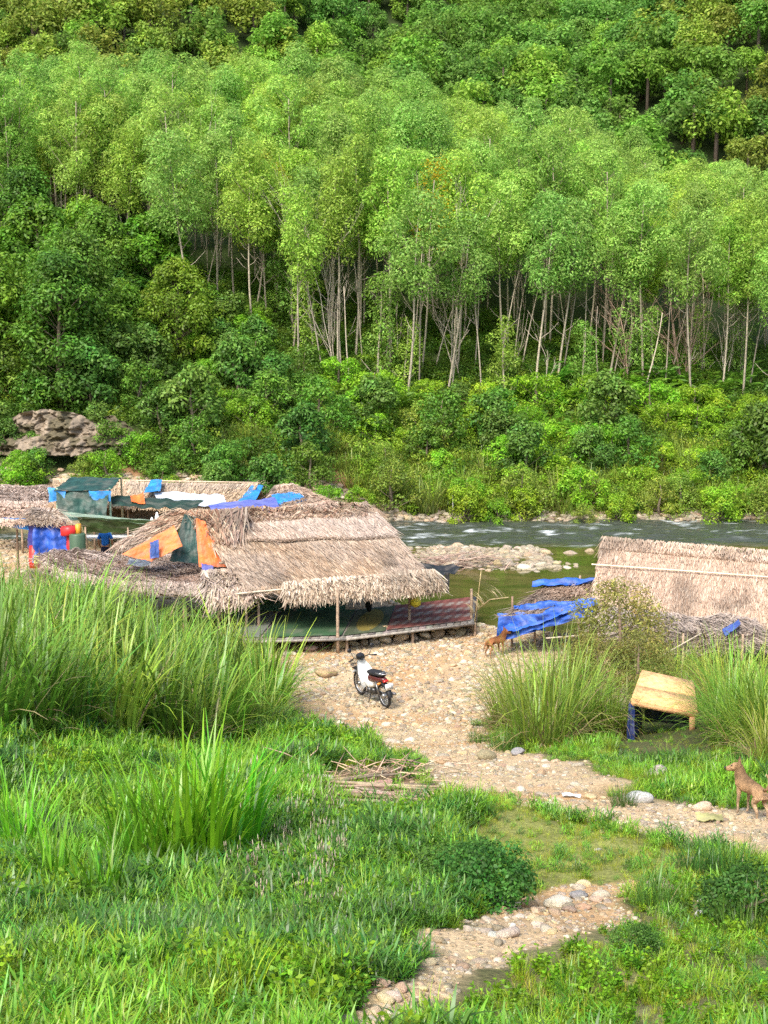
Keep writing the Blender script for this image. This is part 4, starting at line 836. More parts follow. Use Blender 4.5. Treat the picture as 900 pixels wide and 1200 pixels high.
# ---- huts behind, on the left
def back_huts():
    t = thing('long_thatched_hut', Z0, 'long low thatched hut nearest the river with tarps tied along its eave', 'hut')
    K = (pY(62, 563, 57.5), pY(303, 567, 57), pY(283, 596, 54.2), pY(70, 588, 54.2)); thatch(t, K, STRAW, 7500, .9, .04, 31, .05, .06, .08, .3, .05, rows=6, patch=.06)
    Kb = (K[1], K[0], K[0] + [0, 3.5, -1.1], K[1] + [0, 3.5, -1.1]); thatch(t, Kb, STRAW, 1500, .9, .05, 32, .05, .05, .1, .3, .05, rows=5)
    for px in (72, 110, 150, 190, 230, 270, 292):
        for Y in (54.4, 57.6): x = pY(px, 600, Y)[0]; pole(t, (x, Y, hz(x, Y)), (x, Y, 2.1), .05)
    pole(t, K[3] - [0, 0, .1], K[2] - [0, 0, .1], .05, name='beam'); pole(t, K[0] + [0, 0, .05], K[1] + [0, 0, .05], .04, (.55, .42, .3), name='ridge_pole')
    tarp('blue_tarp', (pY(177, 562, 56.8), pY(190, 562, 56.8), pY(188, 576, 55), pY(168, 578, 55)), SKYB, 'bright blue tarp tied over the middle of the long straw ridge', amp=.06, seed=33, fold='n')
    tarp('blue_tarp', (pY(297, 566, 56.9), pY(308, 570, 56.9), pY(298, 590, 54.3), pY(272, 596, 54.0)), SKYB, 'bright blue tarp over the right end of the long straw roof', amp=.08, seed=34, fold='n')
    tarp('plastic_sheet', (pY(180, 577, 55.3), pY(262, 580, 55.2), pY(268, 594, 54), pY(190, 590, 54)), (.62, .68, .74), 'translucent whitish plastic sheet along the eave of the long straw roof', amp=.09, seed=35, fold='n')
    o = thing('side_thatch_hut', Z0, 'dull grey brown thatch roof cut by the left edge behind the blue tarps', 'hut')
    K = (pY(-20, 568, 58), pY(64, 570, 57.6), pY(56, 588, 54), pY(-30, 588, 54)); thatch(o, K, GREYT, 2600, .9, .04, 36, .06, .05, .3, .4, .06, rows=5)
    for px in (-10, 25, 52): x = pY(px, 600, 54.3)[0]; pole(o, (x, 54.3, 0), (x, 54.3, 2.1), .05)
    # peaked roof with blue tarp
    o = thing('peaked_hut', Z0, 'small peaked thatch roof half covered by a blue tarp behind the main ridge', 'hut')
    K = (pY(322, 570, 50.5), pY(342, 567, 50.5), pY(396, 590, 46.8), pY(300, 604, 46.5)); thatch(o, K, [(.55, .40, .29), (.62, .48, .36), (.48, .33, .24)], 3600, .8, .035, 37, .05, .04, .15, .3, .05, rows=6)
    Kb = (K[1], K[0], K[0] + [-1, 4, -1.3], K[1] + [1.5, 4, -1.3]); thatch(o, Kb, THP, 900, .9, .05, 38, .05, .05, .1, .3, .05, rows=4)
    for px, Y in ((306, 46.8), (392, 47.0), (320, 53.5), (365, 53.5)): x = pY(px, 610, Y)[0]; pole(o, (x, Y, 0), (x, Y, 1.9), .05)
    tarp('blue_tarp', (pY(318, 578, 48.9), pY(348, 576, 49.2), pY(360, 585, 47.8), pY(322, 598, 46.9)), SKYB, 'blue tarp lying on the right slope of the small peaked roof', amp=.06, seed=39, fold='n')
    tarp('purple_tarp', (pY(244, 592, 46.8), pY(322, 583, 48), pY(330, 600, 45.6), pY(250, 602, 45.8)), PURP, 'faded purple blue tarp slung between the straw roof and main hut', amp=.06, seed=40, fold='n', sag=.05)
    tarp('purple_tarp', (pY(427, 602, 42.6), pY(440, 603, 42.6), pY(453, 618, 41.3), pY(444, 614, 41.6)), (.10, .13, .55), 'purple blue tarp corner peeking over the right end of the main ridge', amp=.03, seed=41, fold='n')
    # green tarp kiosk
    o = thing('tarp_kiosk', Z0, 'dark green net tarp kiosk with bright blue top corners', 'kiosk')
    A, B, C, D = pY(66, 575, 51), pY(128, 575, 51), pY(124, 610, 50.6), pY(68, 610, 50.6)
    tarp('curtain', (A, B, C, D), (.015, .06, .045), '', amp=.07, seed=42, parent=o, nu=34)
    tarp('curtain', (A - [.25, .05, 0], A + [.4, -.05, 0], A + [.35, -.08, -.35], A + [-.3, -.08, -.45]), SKYB, '', amp=.02, seed=43, parent=o, nu=8, nv=6)
    tarp('curtain', (B - [.8, .08, 0], B + [.1, -.08, 0], B + [.05, -.1, -.42], B + [-.75, -.1, -.35]), SKYB, '', amp=.02, seed=44, parent=o, nu=8, nv=6)
    tarp('roof_sheet', (A + [0, 2.4, .3], B + [0, 2.4, .3], B + [.1, -.1, .02], A + [-.1, -.1, .02]), (.02, .07, .06), '', amp=.04, seed=45, parent=o, fold='n')
    for p in (A, B): pole(o, (p[0], 51.1, 0), p + [0, .1, .1], .05, (.35, .5, .35)); pole(o, (p[0], 53.4, 0), p + [0, 2.4, .3], .05, (.4, .35, .2))
    # long dark green awning
    o = thing('green_awning', Z0, 'long sagging olive green canvas awning on poles behind the man in blue', 'awning')
    K = (pY(56, 598, 49.8), pY(205, 612, 49.5), pY(205, 617, 48), pY(66, 604, 48)); tarp('canvas', K, (.30, .40, .28), '', amp=.02, seed=46, parent=o, sag=.06)
    tarp('canvas', (pY(90, 606, 48), pY(215, 612, 48), pY(215, 624, 48.3), pY(100, 624, 48.3)), (.055, .10, .03), '', amp=.05, seed=47, parent=o)
    tarp('canvas', (pY(128, 580, 52.5), pY(240, 586, 52.5), pY(228, 597, 51), pY(132, 592, 51)), (.02, .05, .035), '', amp=.07, seed=48, parent=o, sag=.1)
    for px in (100, 150, 205): x = pY(px, 620, 48.2)[0]; pole(o, (x, 48.2, 0), (x, 48.2, 2.0), .04)
    tarp('orange_tarp', (pY(152, 580, 52.2), pY(168, 578, 52.2), pY(170, 590, 51.6), pY(154, 588, 51.6)), ORG, 'small orange tarp scrap stuffed under the eave of the long straw roof', amp=.06, seed=49, nu=12, nv=10, fold='n')
    tarp('blue_tarp', (pY(56, 572, 53.7), pY(66, 572, 53.7), pY(66, 580, 53.4), pY(58, 582, 53.4)), SKYB, 'tiny blue tarp scrap at the left end of the long straw roof', amp=.03, seed=50, nu=8, nv=6)
    # dark interior clutter: table, benches
    o = thing('serving_table', Z0, 'long white topped table behind the man in the blue shirt', 'table')
    a, b = pY(92, 629, 50.6), pY(168, 629, 50.6); g = Geo(); beam(g, a, b, .8, .05, (.72, .72, .68)); g.build('table_top', MT['wood'], o)
    for p in (a, b, (a + b) / 2):
        for dy in (-.3, .3): pole(o, (p[0], p[1] + dy, 0), p + [0, dy, -.03], .03, (.2, .16, .12), 'leg')
    g = Geo(); a = pY(161, 622, 50.5); box(g, a, (.32, .3, .25), (.8, .82, .8), bev=.03); tag(g.build('white_box', MT['plastic']), 'small white box standing at the right end of the long table', 'box')
    for k, px in enumerate((178, 184, 193)):
        g = Geo(); a = pY(px, 612 - 6 * (k % 2), 50.4); tube(g, [a + [0, 0, .2], a, a - [0, 0, .2]], [.03, .09, .07], 6, (.75, .76, .74)); tag(g.build('hanging_cloth', MT['cloth']), ['small white cloth hanging under the awning, left one', 'small white cloth hanging under the awning, highest one', 'small white cloth hanging under the awning, right one'][k], 'cloth')
    # rear wall of dark brush below the long roof
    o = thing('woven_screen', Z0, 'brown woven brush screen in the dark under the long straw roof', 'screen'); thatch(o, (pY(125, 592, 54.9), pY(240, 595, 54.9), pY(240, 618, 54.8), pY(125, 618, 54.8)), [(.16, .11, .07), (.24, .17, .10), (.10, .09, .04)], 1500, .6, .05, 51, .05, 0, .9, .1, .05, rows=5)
    # near-left stall: thatch, blue tarps, boxes
    o = thing('left_stall', Z0, 'small stall under a pale thatch roof at the left edge with blue tarp sides', 'stall')
    K = (pY(-20, 592, 48.5), pY(62, 597, 48.5), pY(74, 610, 46), pY(-20, 610, 46)); thatch(o, K, [(.66, .50, .38), (.6, .45, .34), (.52, .38, .3)], 2000, .7, .035, 52, .05, .03, .3, .3, .08, rows=4)
    thatch(o, (pY(38, 597, 46.3), pY(68, 600, 46.3), pY(72, 611, 45.7), pY(36, 608, 45.7)), PALE + GREYT, 700, .5, .04, 53, .08, 0, .9, .25, .12, rows=2, slab=False)
    for px, Y in ((40, 46.2), (76, 46.2), (-10, 46.2), (20, 48.4), (66, 48.4)): x = pY(px, 620, Y)[0]; pole(o, (x, Y, 0), (x, Y, 2.35), .05)
    tarp('side_tarp', (pY(40, 611, 45.9), pY(76, 608, 45.9), pY(86, 655, 45.5), pY(38, 660, 45.4)), (.02, .08, .40), '', amp=.16, seed=54, parent=o, nu=34, nv=26)
    tarp('side_tarp', (pY(34, 610, 46.0), pY(42, 611, 45.9), pY(44, 652, 45.6), pY(32, 640, 46)), (.03, .03, .2), '', amp=.05, seed=55, parent=o, nu=10)
    tarp('side_tarp', (pY(-12, 606, 46.1), pY(38, 608, 46.1), pY(36, 622, 46), pY(-12, 613, 46)), (.02, .22, .6), '', amp=.05, seed=56, parent=o)
    g = Geo(); a = pY(81, 622, 45.6); box(g, a, (.5, .45, .35), (.62, .03, .03), bev=.04); tag(g.build('red_crate', MT['plastic']), 'red plastic crate on a post shelf right of the blue tarp', 'crate')
    g = Geo(); a = pY(92, 620, 45.6); box(g, a, (.16, .3, .38), (.75, .35, .04), bev=.03); tag(g.build('orange_jug', MT['plastic']), 'orange yellow jug beside the red plastic crate', 'jug')
    g = Geo(); a = pY(91, 638, 45.5); tube(g, [(a[0], a[1], .3), (a[0], a[1], .35), (a[0], a[1], a[2] + .35), (a[0], a[1], a[2] + .4)], [.28, .3, .3, .27], 12, (.06, .11, .06)); tag(g.build('green_barrel', MT['plastic']), 'dark green barrel standing right of the hanging blue tarp', 'barrel')
    for p, c, w, lb, nm in (((40, 646), (.65, .03, .02), .35, 'red plastic stool left of the hanging blue tarp', 'red_stool'), ((83, 632), (.5, .03, .03), .3, 'dark red bucket under the red plastic crate', 'red_bucket')):
        a = pY(*p, 45.7); g = Geo(); tube(g, [(a[0], a[1], a[2] - .6), (a[0], a[1], a[2] - .3), (a[0], a[1], a[2] + .2)], [w * .55, w * .6, w * .5], 8, c); tag(g.build(nm, MT['plastic']), lb, nm.split('_')[1])
    tarp('yellow_sack', (pY(40, 653, 45.2), pY(58, 652, 45.2), pY(58, 661, 44.8), pY(40, 661, 44.8)), (.65, .60, .15), 'pale yellow sack lying below the hanging blue tarp', 'sack', amp=.06, seed=57, nu=10, nv=8, fold='n')
back_huts()

# ---- right side
def right_huts():
    t = thing('straw_hut', Z0, 'steep straw roofed hut at the right bank with a pole tied across it', 'hut')
    A = pY(705, 634, 38.6); B = pY(905, 651, 37.4); C = pY(905, 722, 35.4); D = pY(694, 702, 36.4); C = C + (B - A) * .25; B = B + (B - A) * .25
    thatch(t, (A, B, C, D), [(.50, .36, .26), (.57, .43, .32), (.42, .29, .21), (.62, .50, .39)], 26000, .55, .02, 61, .04, .03, .10, .42, .05, rows=10, patch=.05)
    thatch(t, (A + [0, .02, .12], B + [0, .02, .12], bil((A, B, C, D), 1, .15), bil((A, B, C, D), 0, .15)), [(.60, .47, .36), (.52, .38, .28)], 2400, .3, .022, 62, .02, 0, .25, .05, .09, slab=False, rows=2)
    Kb = (B, A, A + [.2, 2.0, -1.5], B + [.2, 2.0, -1.5]); thatch(t, Kb, STRAW, 2500, .7, .04, 63, .04, .03, .12, .3, .05, rows=6)
    off = np.array([0, -.10, .08]); q = lambda u, v: bil((A, B, C, D), u, v) + off
    pole(t, q(-.03, .46), q(.9, .40), .022, (.78, .65, .45), 'tie_pole')
    for u in (.03, .35, .7, 1.0):
        p = bil((A, B, C, D), u, .97); pole(t, (p[0], p[1], hz(p[0], p[1]) - .1), p - [0, 0, .06], .045); pole(t, (p[0], p[1] + 3.6, hz(p[0], p[1] + 3.6) - .1), (p[0], p[1] + 3.6, p[2]), .045)
        pole(t, p - [0, 0, .1], bil((A, B, C, D), u, 0) - [0, 0, .1], .03, name='rafter')
    # collapsed grey brush roof in front
    o = thing('brush_lean_to', Z0, 'sagging lean-to roof of grey twigs and dead fronds under the straw eave', 'lean-to')
    K = (pY(712, 712, 35.6), pY(890, 728, 34.9), pY(880, 756, 33.3), pY(735, 752, 33.5)); thatch(o, K, [(.30, .23, .18), (.38, .30, .24), (.20, .15, .11), (.46, .37, .29)], 3400, .9, .04, 64, .16, .12, .9, .25, .14, rows=7, ends=-.02)
    for (px, Y) in ((745, 33.3), (800, 33.2), (870, 33.1)): x = pY(px, 760, Y)[0]; pole(o, (x, Y, hz(x, Y)), (x, Y, 1.3), .04)
    for a, b in (((760, 778, 32.6), (822, 742, 33.4)), ((640, 748, 34), (714, 742, 34.4))): pole(o, pY(*a), pY(*b), .022, (.46, .38, .29), 'loose_pole')
    tarp('blue_scrap', (pY(846, 738, 34), pY(866, 726, 34.3), pY(868, 732, 34), pY(850, 746, 33.7)), (.05, .10, .35), 'thin dull blue tarp strip on the grey brush roof', amp=.03, seed=65, nu=10, nv=6, fold='n')
    # flat matted roof with blue tarp edges
    o = thing('flat_matted_roof', Z0, 'flat brown matted roof edged with blue tarp beside the green pool', 'roof shelter')
    A = pY(640, 684, 38.4); B = pY(704, 680, 38.2); C = pY(700, 712, 35.9); D = pY(588, 722, 36.6)
    thatch(o, (A, B, C, D), [(.40, .28, .20), (.46, .34, .25), (.32, .22, .16), (.54, .42, .32)], 4600, .5, .035, 66, .05, .05, .4, .1, .05, rows=8, ends=-.02)
    tarp('tarp_edge', (A + [-.35, .1, .05], B + [0, .1, .05], B + [0, -.35, .02], A + [-.5, -.4, .0]), (.03, .13, .55), '', amp=.11, seed=67, parent=o, fold='h')
    tarp('tarp_edge', (bil((A, B, C, D), 0, .66) + [-.1, 0, .07], bil((A, B, C, D), .98, .84) + [0, 0, .07], pY(701, 707, 35.7), pY(602, 744, 36.0)), (.03, .12, .52), '', amp=.13, seed=68, parent=o, fold='h', nu=36)
    h_ = lambda u, v, dz: bil((A, B, C, D), u, v) + np.array([0, -.25, dz])
    tarp('tarp_edge', (h_(-.03, 1, .04), h_(.95, 1, .02), h_(.93, 1.02, -.12), h_(-.02, 1.1, -.62)), (.03, .11, .48), '', amp=.14, seed=70, parent=o, fold='v', nu=40)
    tarp('tarp_edge', (D + [-.12, .1, .05], bil((A, B, C, D), .25, 1) + [0, 0, .05], pY(640, 738, 35.9), pY(590, 742, 36.1)), (.03, .12, .50), '', amp=.10, seed=69, parent=o, fold='v')
    for (px, py, Y) in ((627, 735, 36.75), (600, 735, 37.2), (690, 715, 36), (650, 700, 38.4), (700, 700, 38.2)):
        p = pY(px, py, Y); pole(o, (p[0], Y, hz(p[0], Y) - .1), (p[0], Y, 1.5), .035, (.25, .16, .11))
right_huts()

# ---- small shelter with an orange board top
def orange_shelter():
    t = thing('small_shelter', Z0, 'small open shelter with a pale orange board top and blue cloth on its left leg', 'shelter')
    F0 = hit(737, 866); Yf = F0[1]; a = pY(739, 822, Yf); b = pY(818, 838, Yf - .15); d = pY(812, 800, Yf + 1.0); c = pY(752, 787, Yf + 1.1)
    for s0, s1 in ((0, .485), (.5, 1)):
        P = lambda u, v: (a * (1 - u) + b * u) * (1 - v) + (c * (1 - u) + d * u) * v
        g = Geo(); q = np.array([P(0, s0), P(1, s0), P(1, s1), P(0, s1)]); n = np.array([0, -.02, .045]); v = np.concatenate([q + n, q]); c_ = np.array([.74, .44, .20])
        g.add(v, [(0, 1, 2, 3), (7, 6, 5, 4), (0, 4, 5, 1), (1, 5, 6, 2), (2, 6, 7, 3), (3, 7, 4, 0)], None, c_); g.build('top_board', MT['wood'], t)
    g = Geo(); beam(g, a - [0, .03, .02], b - [0, .03, .02], .03, .09, (.62, .34, .16)); g.build('front_rail', MT['wood'], t)
    for p, w, cc in ((a + [.03, 0, 0], .08, (.3, .2, .12)), (b - [.12, 0, 0], .10, (.48, .26, .13)), (c, .07, (.3, .2, .12)), (d, .07, (.4, .25, .14))):
        g = Geo(); beam(g, (p[0], p[1], hz(p[0], p[1]) - .1), p - [0, 0, .03], w, w, cc); g.build('leg', MT['wood'], t)
    tarp('side_cloth', (pY(750, 796, Yf + 1.0), pY(742, 824, Yf - .02), pY(743, 868, Yf - .05), pY(752, 850, Yf + .8)), (.01, .02, .09), '', amp=.03, seed=71, parent=t, nu=14)
    tarp('side_cloth', (pY(737, 824, Yf - .05), pY(744, 825, Yf - .05), pY(743, 868, Yf - .1), pY(734, 866, Yf - .1)), (.015, .03, .13), '', amp=.03, seed=72, parent=t, nu=10)
    tarp('side_cloth', (c + [.02, .03, 0], d + [-.02, .03, 0], pY(812, 850, Yf + 1.0), pY(756, 845, Yf + 1.1)), (.012, .022, .03), '', amp=.04, seed=73, parent=t, nu=20)
orange_shelter()

# ---- brushwood heap in the river, stick, reed bundle, yellow litter
def bits():
    t = thing('brushwood_heap', Z0, 'heap of rusty dead palm fronds and twigs on the river bar', 'brushwood'); rg = np.random.default_rng(3)
    c0 = pY(528, 662, 53.5); g = Geo(); n = 1100; P = c0 + rg.normal(0, 1, (n, 3)) * [1.25, .8, .18] + [0, 0, -.1]
    blades(g, P, rg.choice([0, PI], n) + rg.normal(0, .5, n), rg.uniform(1.15, 1.75, n), rg.uniform(.5, 1.6, n), .05, .4, jc((.36, .24, .18), n, .3, .06, rg), 3); tag(g.build('fronds', MT['thatch'], t), kind='stuff')
    for k in range(22):
        p = c0 + rg.normal(0, 1, 3) * [1.2, .6, .15]; a = rg.normal(0, .5); pole(t, p, p + np.array([math.cos(a), math.sin(a), rg.normal(0, .15)]) * rg.uniform(1, 2), .025, (.42, .31, .24), 'branch')
    c1 = pY(560, 690, 45); 
    t2 = thing('dry_frond', Z0, 'curved dry palm frond rising over the pool by the blue tarp', 'palm frond'); g = Geo(); a, b = pY(553, 720, 38.6), pY(596, 700, 37.4); tube(g, [a, (a + b) / 2 + [0, 0, .2], b], [.012, .02, .015], 5, (.5, .4, .22)); g.build('stem', MT['wood'], t2, True)
    g = Geo(); n = 60; tt = rg.random(n)[:, None]; P = a * (1 - tt) + b * tt + np.array([0, 0, .18]) * np.sin(PI * tt); blades(g, P, rg.uniform(2.2, 4.0, n), .6, rg.uniform(.3, .6, n), .02, .9, jc((.55, .45, .25), n, .2, .05, rg), 3); tag(g.build('leaflets', MT['thatch'], t2), kind='stuff')
    a, b = hit(322, 888), hit(376, 872); pole(None, a + [0, 0, .12], b + [0, 0, .32], .028, (.72, .64, .52), 'pale_stick'); tag(scene.objects['pale_stick'], 'pale barkless stick lying on the grass left of the stony bar', 'stick')
    # reed bundle: stalks laid side by side
    t = thing('reed_bundle', Z0, 'bundle of dry bamboo stalks lying in the litter at the grass edge', 'reed bundle')
    A, B = hit(372, 938), hit(522, 945)
    for k in range(70):
        f = rg.random(); oy = rg.uniform(-.9, 1.3); a = A + (B - A) * rg.uniform(0, .3) + [0, oy, 0]; b = A + (B - A) * rg.uniform(.65, 1.02) + [0, oy + rg.normal(0, .85), 0]; z0 = .03 + rg.uniform(0, .10)
        a[2] = hz(a[0], a[1]) + z0; b[2] = hz(b[0], b[1]) + z0; pole(t, a, b, rg.uniform(.012, .026), jc((.29, .22, .15), 1, .3)[0], 'stalk')
    t = thing('twig_pile', Z0, 'tangled pile of dry twigs around the reddish boulder', 'twig pile'); g = Geo(); c0 = hit(440, 915)
    for k in range(120):
        p = c0 + np.array([rg.normal(0, .6), rg.normal(0, .35), rg.uniform(.03, .2)]); a = rg.uniform(0, 6.28); e = p + np.array([math.cos(a), math.sin(a), rg.normal(0, .25)]) * rg.uniform(.2, .7); tube(g, [p, (p + e) / 2 + rg.normal(0, .03, 3), e], [.012, .009, .005], 4, jc((.42, .30, .2), 1, .3)[0])
    tag(g.build('twigs', MT['wood'], t), kind='stuff')
    q = hit(832, 963); o = tarp('yellow_litter', (q + [-.15, .12, .07], q + [.17, .09, .055], q + [.14, -.10, .03], q + [-.17, -.07, .035]), (.44, .42, .17), 'flattened pale yellow plastic bag on the track by the tan dog', 'bag', amp=.035, jag=.008, seed=81, nu=12, nv=8, fold='n')
    q = hit(669, 935); o = tarp('white_litter', (q + [-.12, .04, .06], q + [.14, .02, .05], q + [.12, -.06, .04], q + [-.12, -.03, .05]), (.85, .85, .85), 'small folded white paper lying on the stony track', 'paper', amp=.015, seed=82, nu=6, nv=5, fold='n')
    q = hit(90, 1000); o = tarp('pink_scrap', (q + [-.05, .02, .12], q + [.05, .02, .12], q + [.05, -.03, .06], q + [-.05, -.03, .06]), (.75, .5, .45), 'tiny pale pink scrap caught in the left foreground grass', 'litter', amp=.012, seed=83, nu=6, nv=5, fold='n')
    a = hit(530, 608); pole(None, a - [0, 0, .2], a + [.02, 0, 1.3], .03, (.7, .68, .6), 'marker_stake'); tag(scene.objects['marker_stake'], 'pale upright stake at the far waterline', 'stake')
bits()
#@@PART3
# ------------------------------------------------------------------ skinned figures
def skin(name, J, E, mat, parent, col, sub=2, root=None):
    names = list(J); me = bpy.data.meshes.new(name); me.from_pydata([J[k][:3] for k in names], [(names.index(a), names.index(b)) for a, b in E], []); me.materials.append(mat)
    o = link(name, me, parent); md = o.modifiers.new('skin', 'SKIN'); md.use_smooth_shade = True
    me.skin_vertices.new() if not me.skin_vertices else None
    sv = me.skin_vertices[0].data
    for k, nm in enumerate(names):
        r = J[nm][3]; sv[k].radius = (r, r) if np.isscalar(r) else r; sv[k].use_root = (nm == (root or names[0]))
    s = o.modifiers.new('sub', 'SUBSURF'); s.levels = sub; s.render_levels = sub
    dg = bpy.context.evaluated_depsgraph_get(); dg.update(); ev = o.evaluated_get(dg); m2 = bpy.data.meshes.new_from_object(ev); o.modifiers.clear(); o.data = m2
    n = len(m2.vertices); co = np.zeros(n * 3); m2.vertices.foreach_get('co', co); co = co.reshape(-1, 3)
    c = col(co) if callable(col) else np.repeat(np.asarray(col, float)[None], n, 0)
    for a_ in list(m2.color_attributes): m2.color_attributes.remove(a_)
    a = m2.color_attributes.new('Col', 'FLOAT_COLOR', 'POINT'); a.data.foreach_set('color', np.concatenate([c, np.ones((n, 1))], 1).ravel())
    m2.materials.clear(); m2.materials.append(mat)
    for p in m2.polygons: p.use_smooth = True
    return o
def chain(pre, pts, J, E, start=None):
    prev = start
    for k, p in enumerate(pts):
        J['%s%d' % (pre, k)] = p
        if prev: E.append((prev, '%s%d' % (pre, k)))
        prev = '%s%d' % (pre, k)
    return prev

def person():
    x = pY(123, 625, 50.2)[0]; t = thing('person', (x, 50.2, hz(x, 50.2)), 'person seen from behind in a bright blue shirt and dark shorts before the long table', 'person')
    sk = (.42, .24, .15); J = {}; E = []
    J['pelvis'] = (0, 0, .93, .13); chain('sp', [(0, .01, 1.08, .125), (0, .02, 1.24, .14), (0, .03, 1.38, .13), (0, .03, 1.46, .075), (0, .04, 1.52, .055), (0, .05, 1.60, .085), (0, .04, 1.69, .085), (0, .04, 1.73, .05)], J, E, 'pelvis')
    for s, n in ((-1, 'l'), (1, 'r')):
        w = chain(n + 'arm', [(s * .17, .03, 1.40, .06), (s * .235, .0, 1.30, .05), (s * .27, -.02, 1.12, .04), (s * .265, .08, .97, .034), (s * .24, .17, .88, .026), (s * .225, .21, .85, .03)], J, E, 'sp2')
        for f, (dx, l) in enumerate(((-.024, .055), (-.008, .065), (.008, .062), (.024, .05))): chain('%sf%d' % (n, f), [(s * .225 + dx, .24, .83, .010), (s * .225 + dx, .25 + l * .4, .80 - l * .3, .009), (s * .225 + dx, .25 + l * .45, .78 - l * .5, .008)], J, E, w)
        chain(n + 'th', [(s * .20, .235, .845, .011), (s * .185, .26, .825, .009)], J, E, w)
        chain(n + 'leg', [(s * .09, 0, .86, .095), (s * .10, .01, .66, .078), (s * .11, .02, .49, .055), (s * .11, -.01, .32, .055), (s * .115, -.02, .10, .035), (s * .12, .02, .05, .038), (s * .125, .12, .03, .03)], J, E, 'pelvis')
    skin('body', J, E, MT['skin'], t, sk, 2, 'pelvis')
    J = {}; E = []; J['a'] = (0, 0, .90, .165); chain('s', [(0, .01, 1.05, .155), (0, .02, 1.22, .165), (0, .03, 1.36, .155), (0, .03, 1.45, .085)], J, E, 'a')
    for s, n in ((-1, 'l'), (1, 'r')): chain(n, [(s * .17, .03, 1.40, .08), (s * .24, .0, 1.29, .072), (s * .262, -.01, 1.18, .068)], J, E, 's2')
    skin('shirt', J, E, MT['cloth'], t, (.02, .16, .62), 2, 'a')
    J = {}; E = []; J['a'] = (0, 0, .95, .145); J['b'] = (0, 0, .86, .14); E.append(('a', 'b'))
    for s, n in ((-1, 'l'), (1, 'r')): chain(n, [(s * .09, 0, .80, .11), (s * .105, .01, .56, .09)], J, E, 'b')
    skin('shorts', J, E, MT['cloth'], t, (.015, .02, .05), 2, 'a')
    J = {'a': (0, .0, 1.64, .082), 'b': (0, .01, 1.71, .094), 'c': (0, .05, 1.75, .07)}; skin('hair', J, [('a', 'b'), ('b', 'c')], MT['cloth'], t, (.012, .01, .01), 2)
    for s in (-1, 1): g = Geo(); tube(g, [(s * .085, .045, 1.655), (s * .097, .04, 1.645), (s * .09, .045, 1.62)], [.012, .018, .008], 6, sk); g.build('ear', MT['skin'], t, True)
    g = Geo(); tube(g, [(0, .125, 1.665), (0, .15, 1.63), (0, .13, 1.62)], [.01, .016, .01], 6, sk); g.build('nose', MT['skin'], t, True)
person()

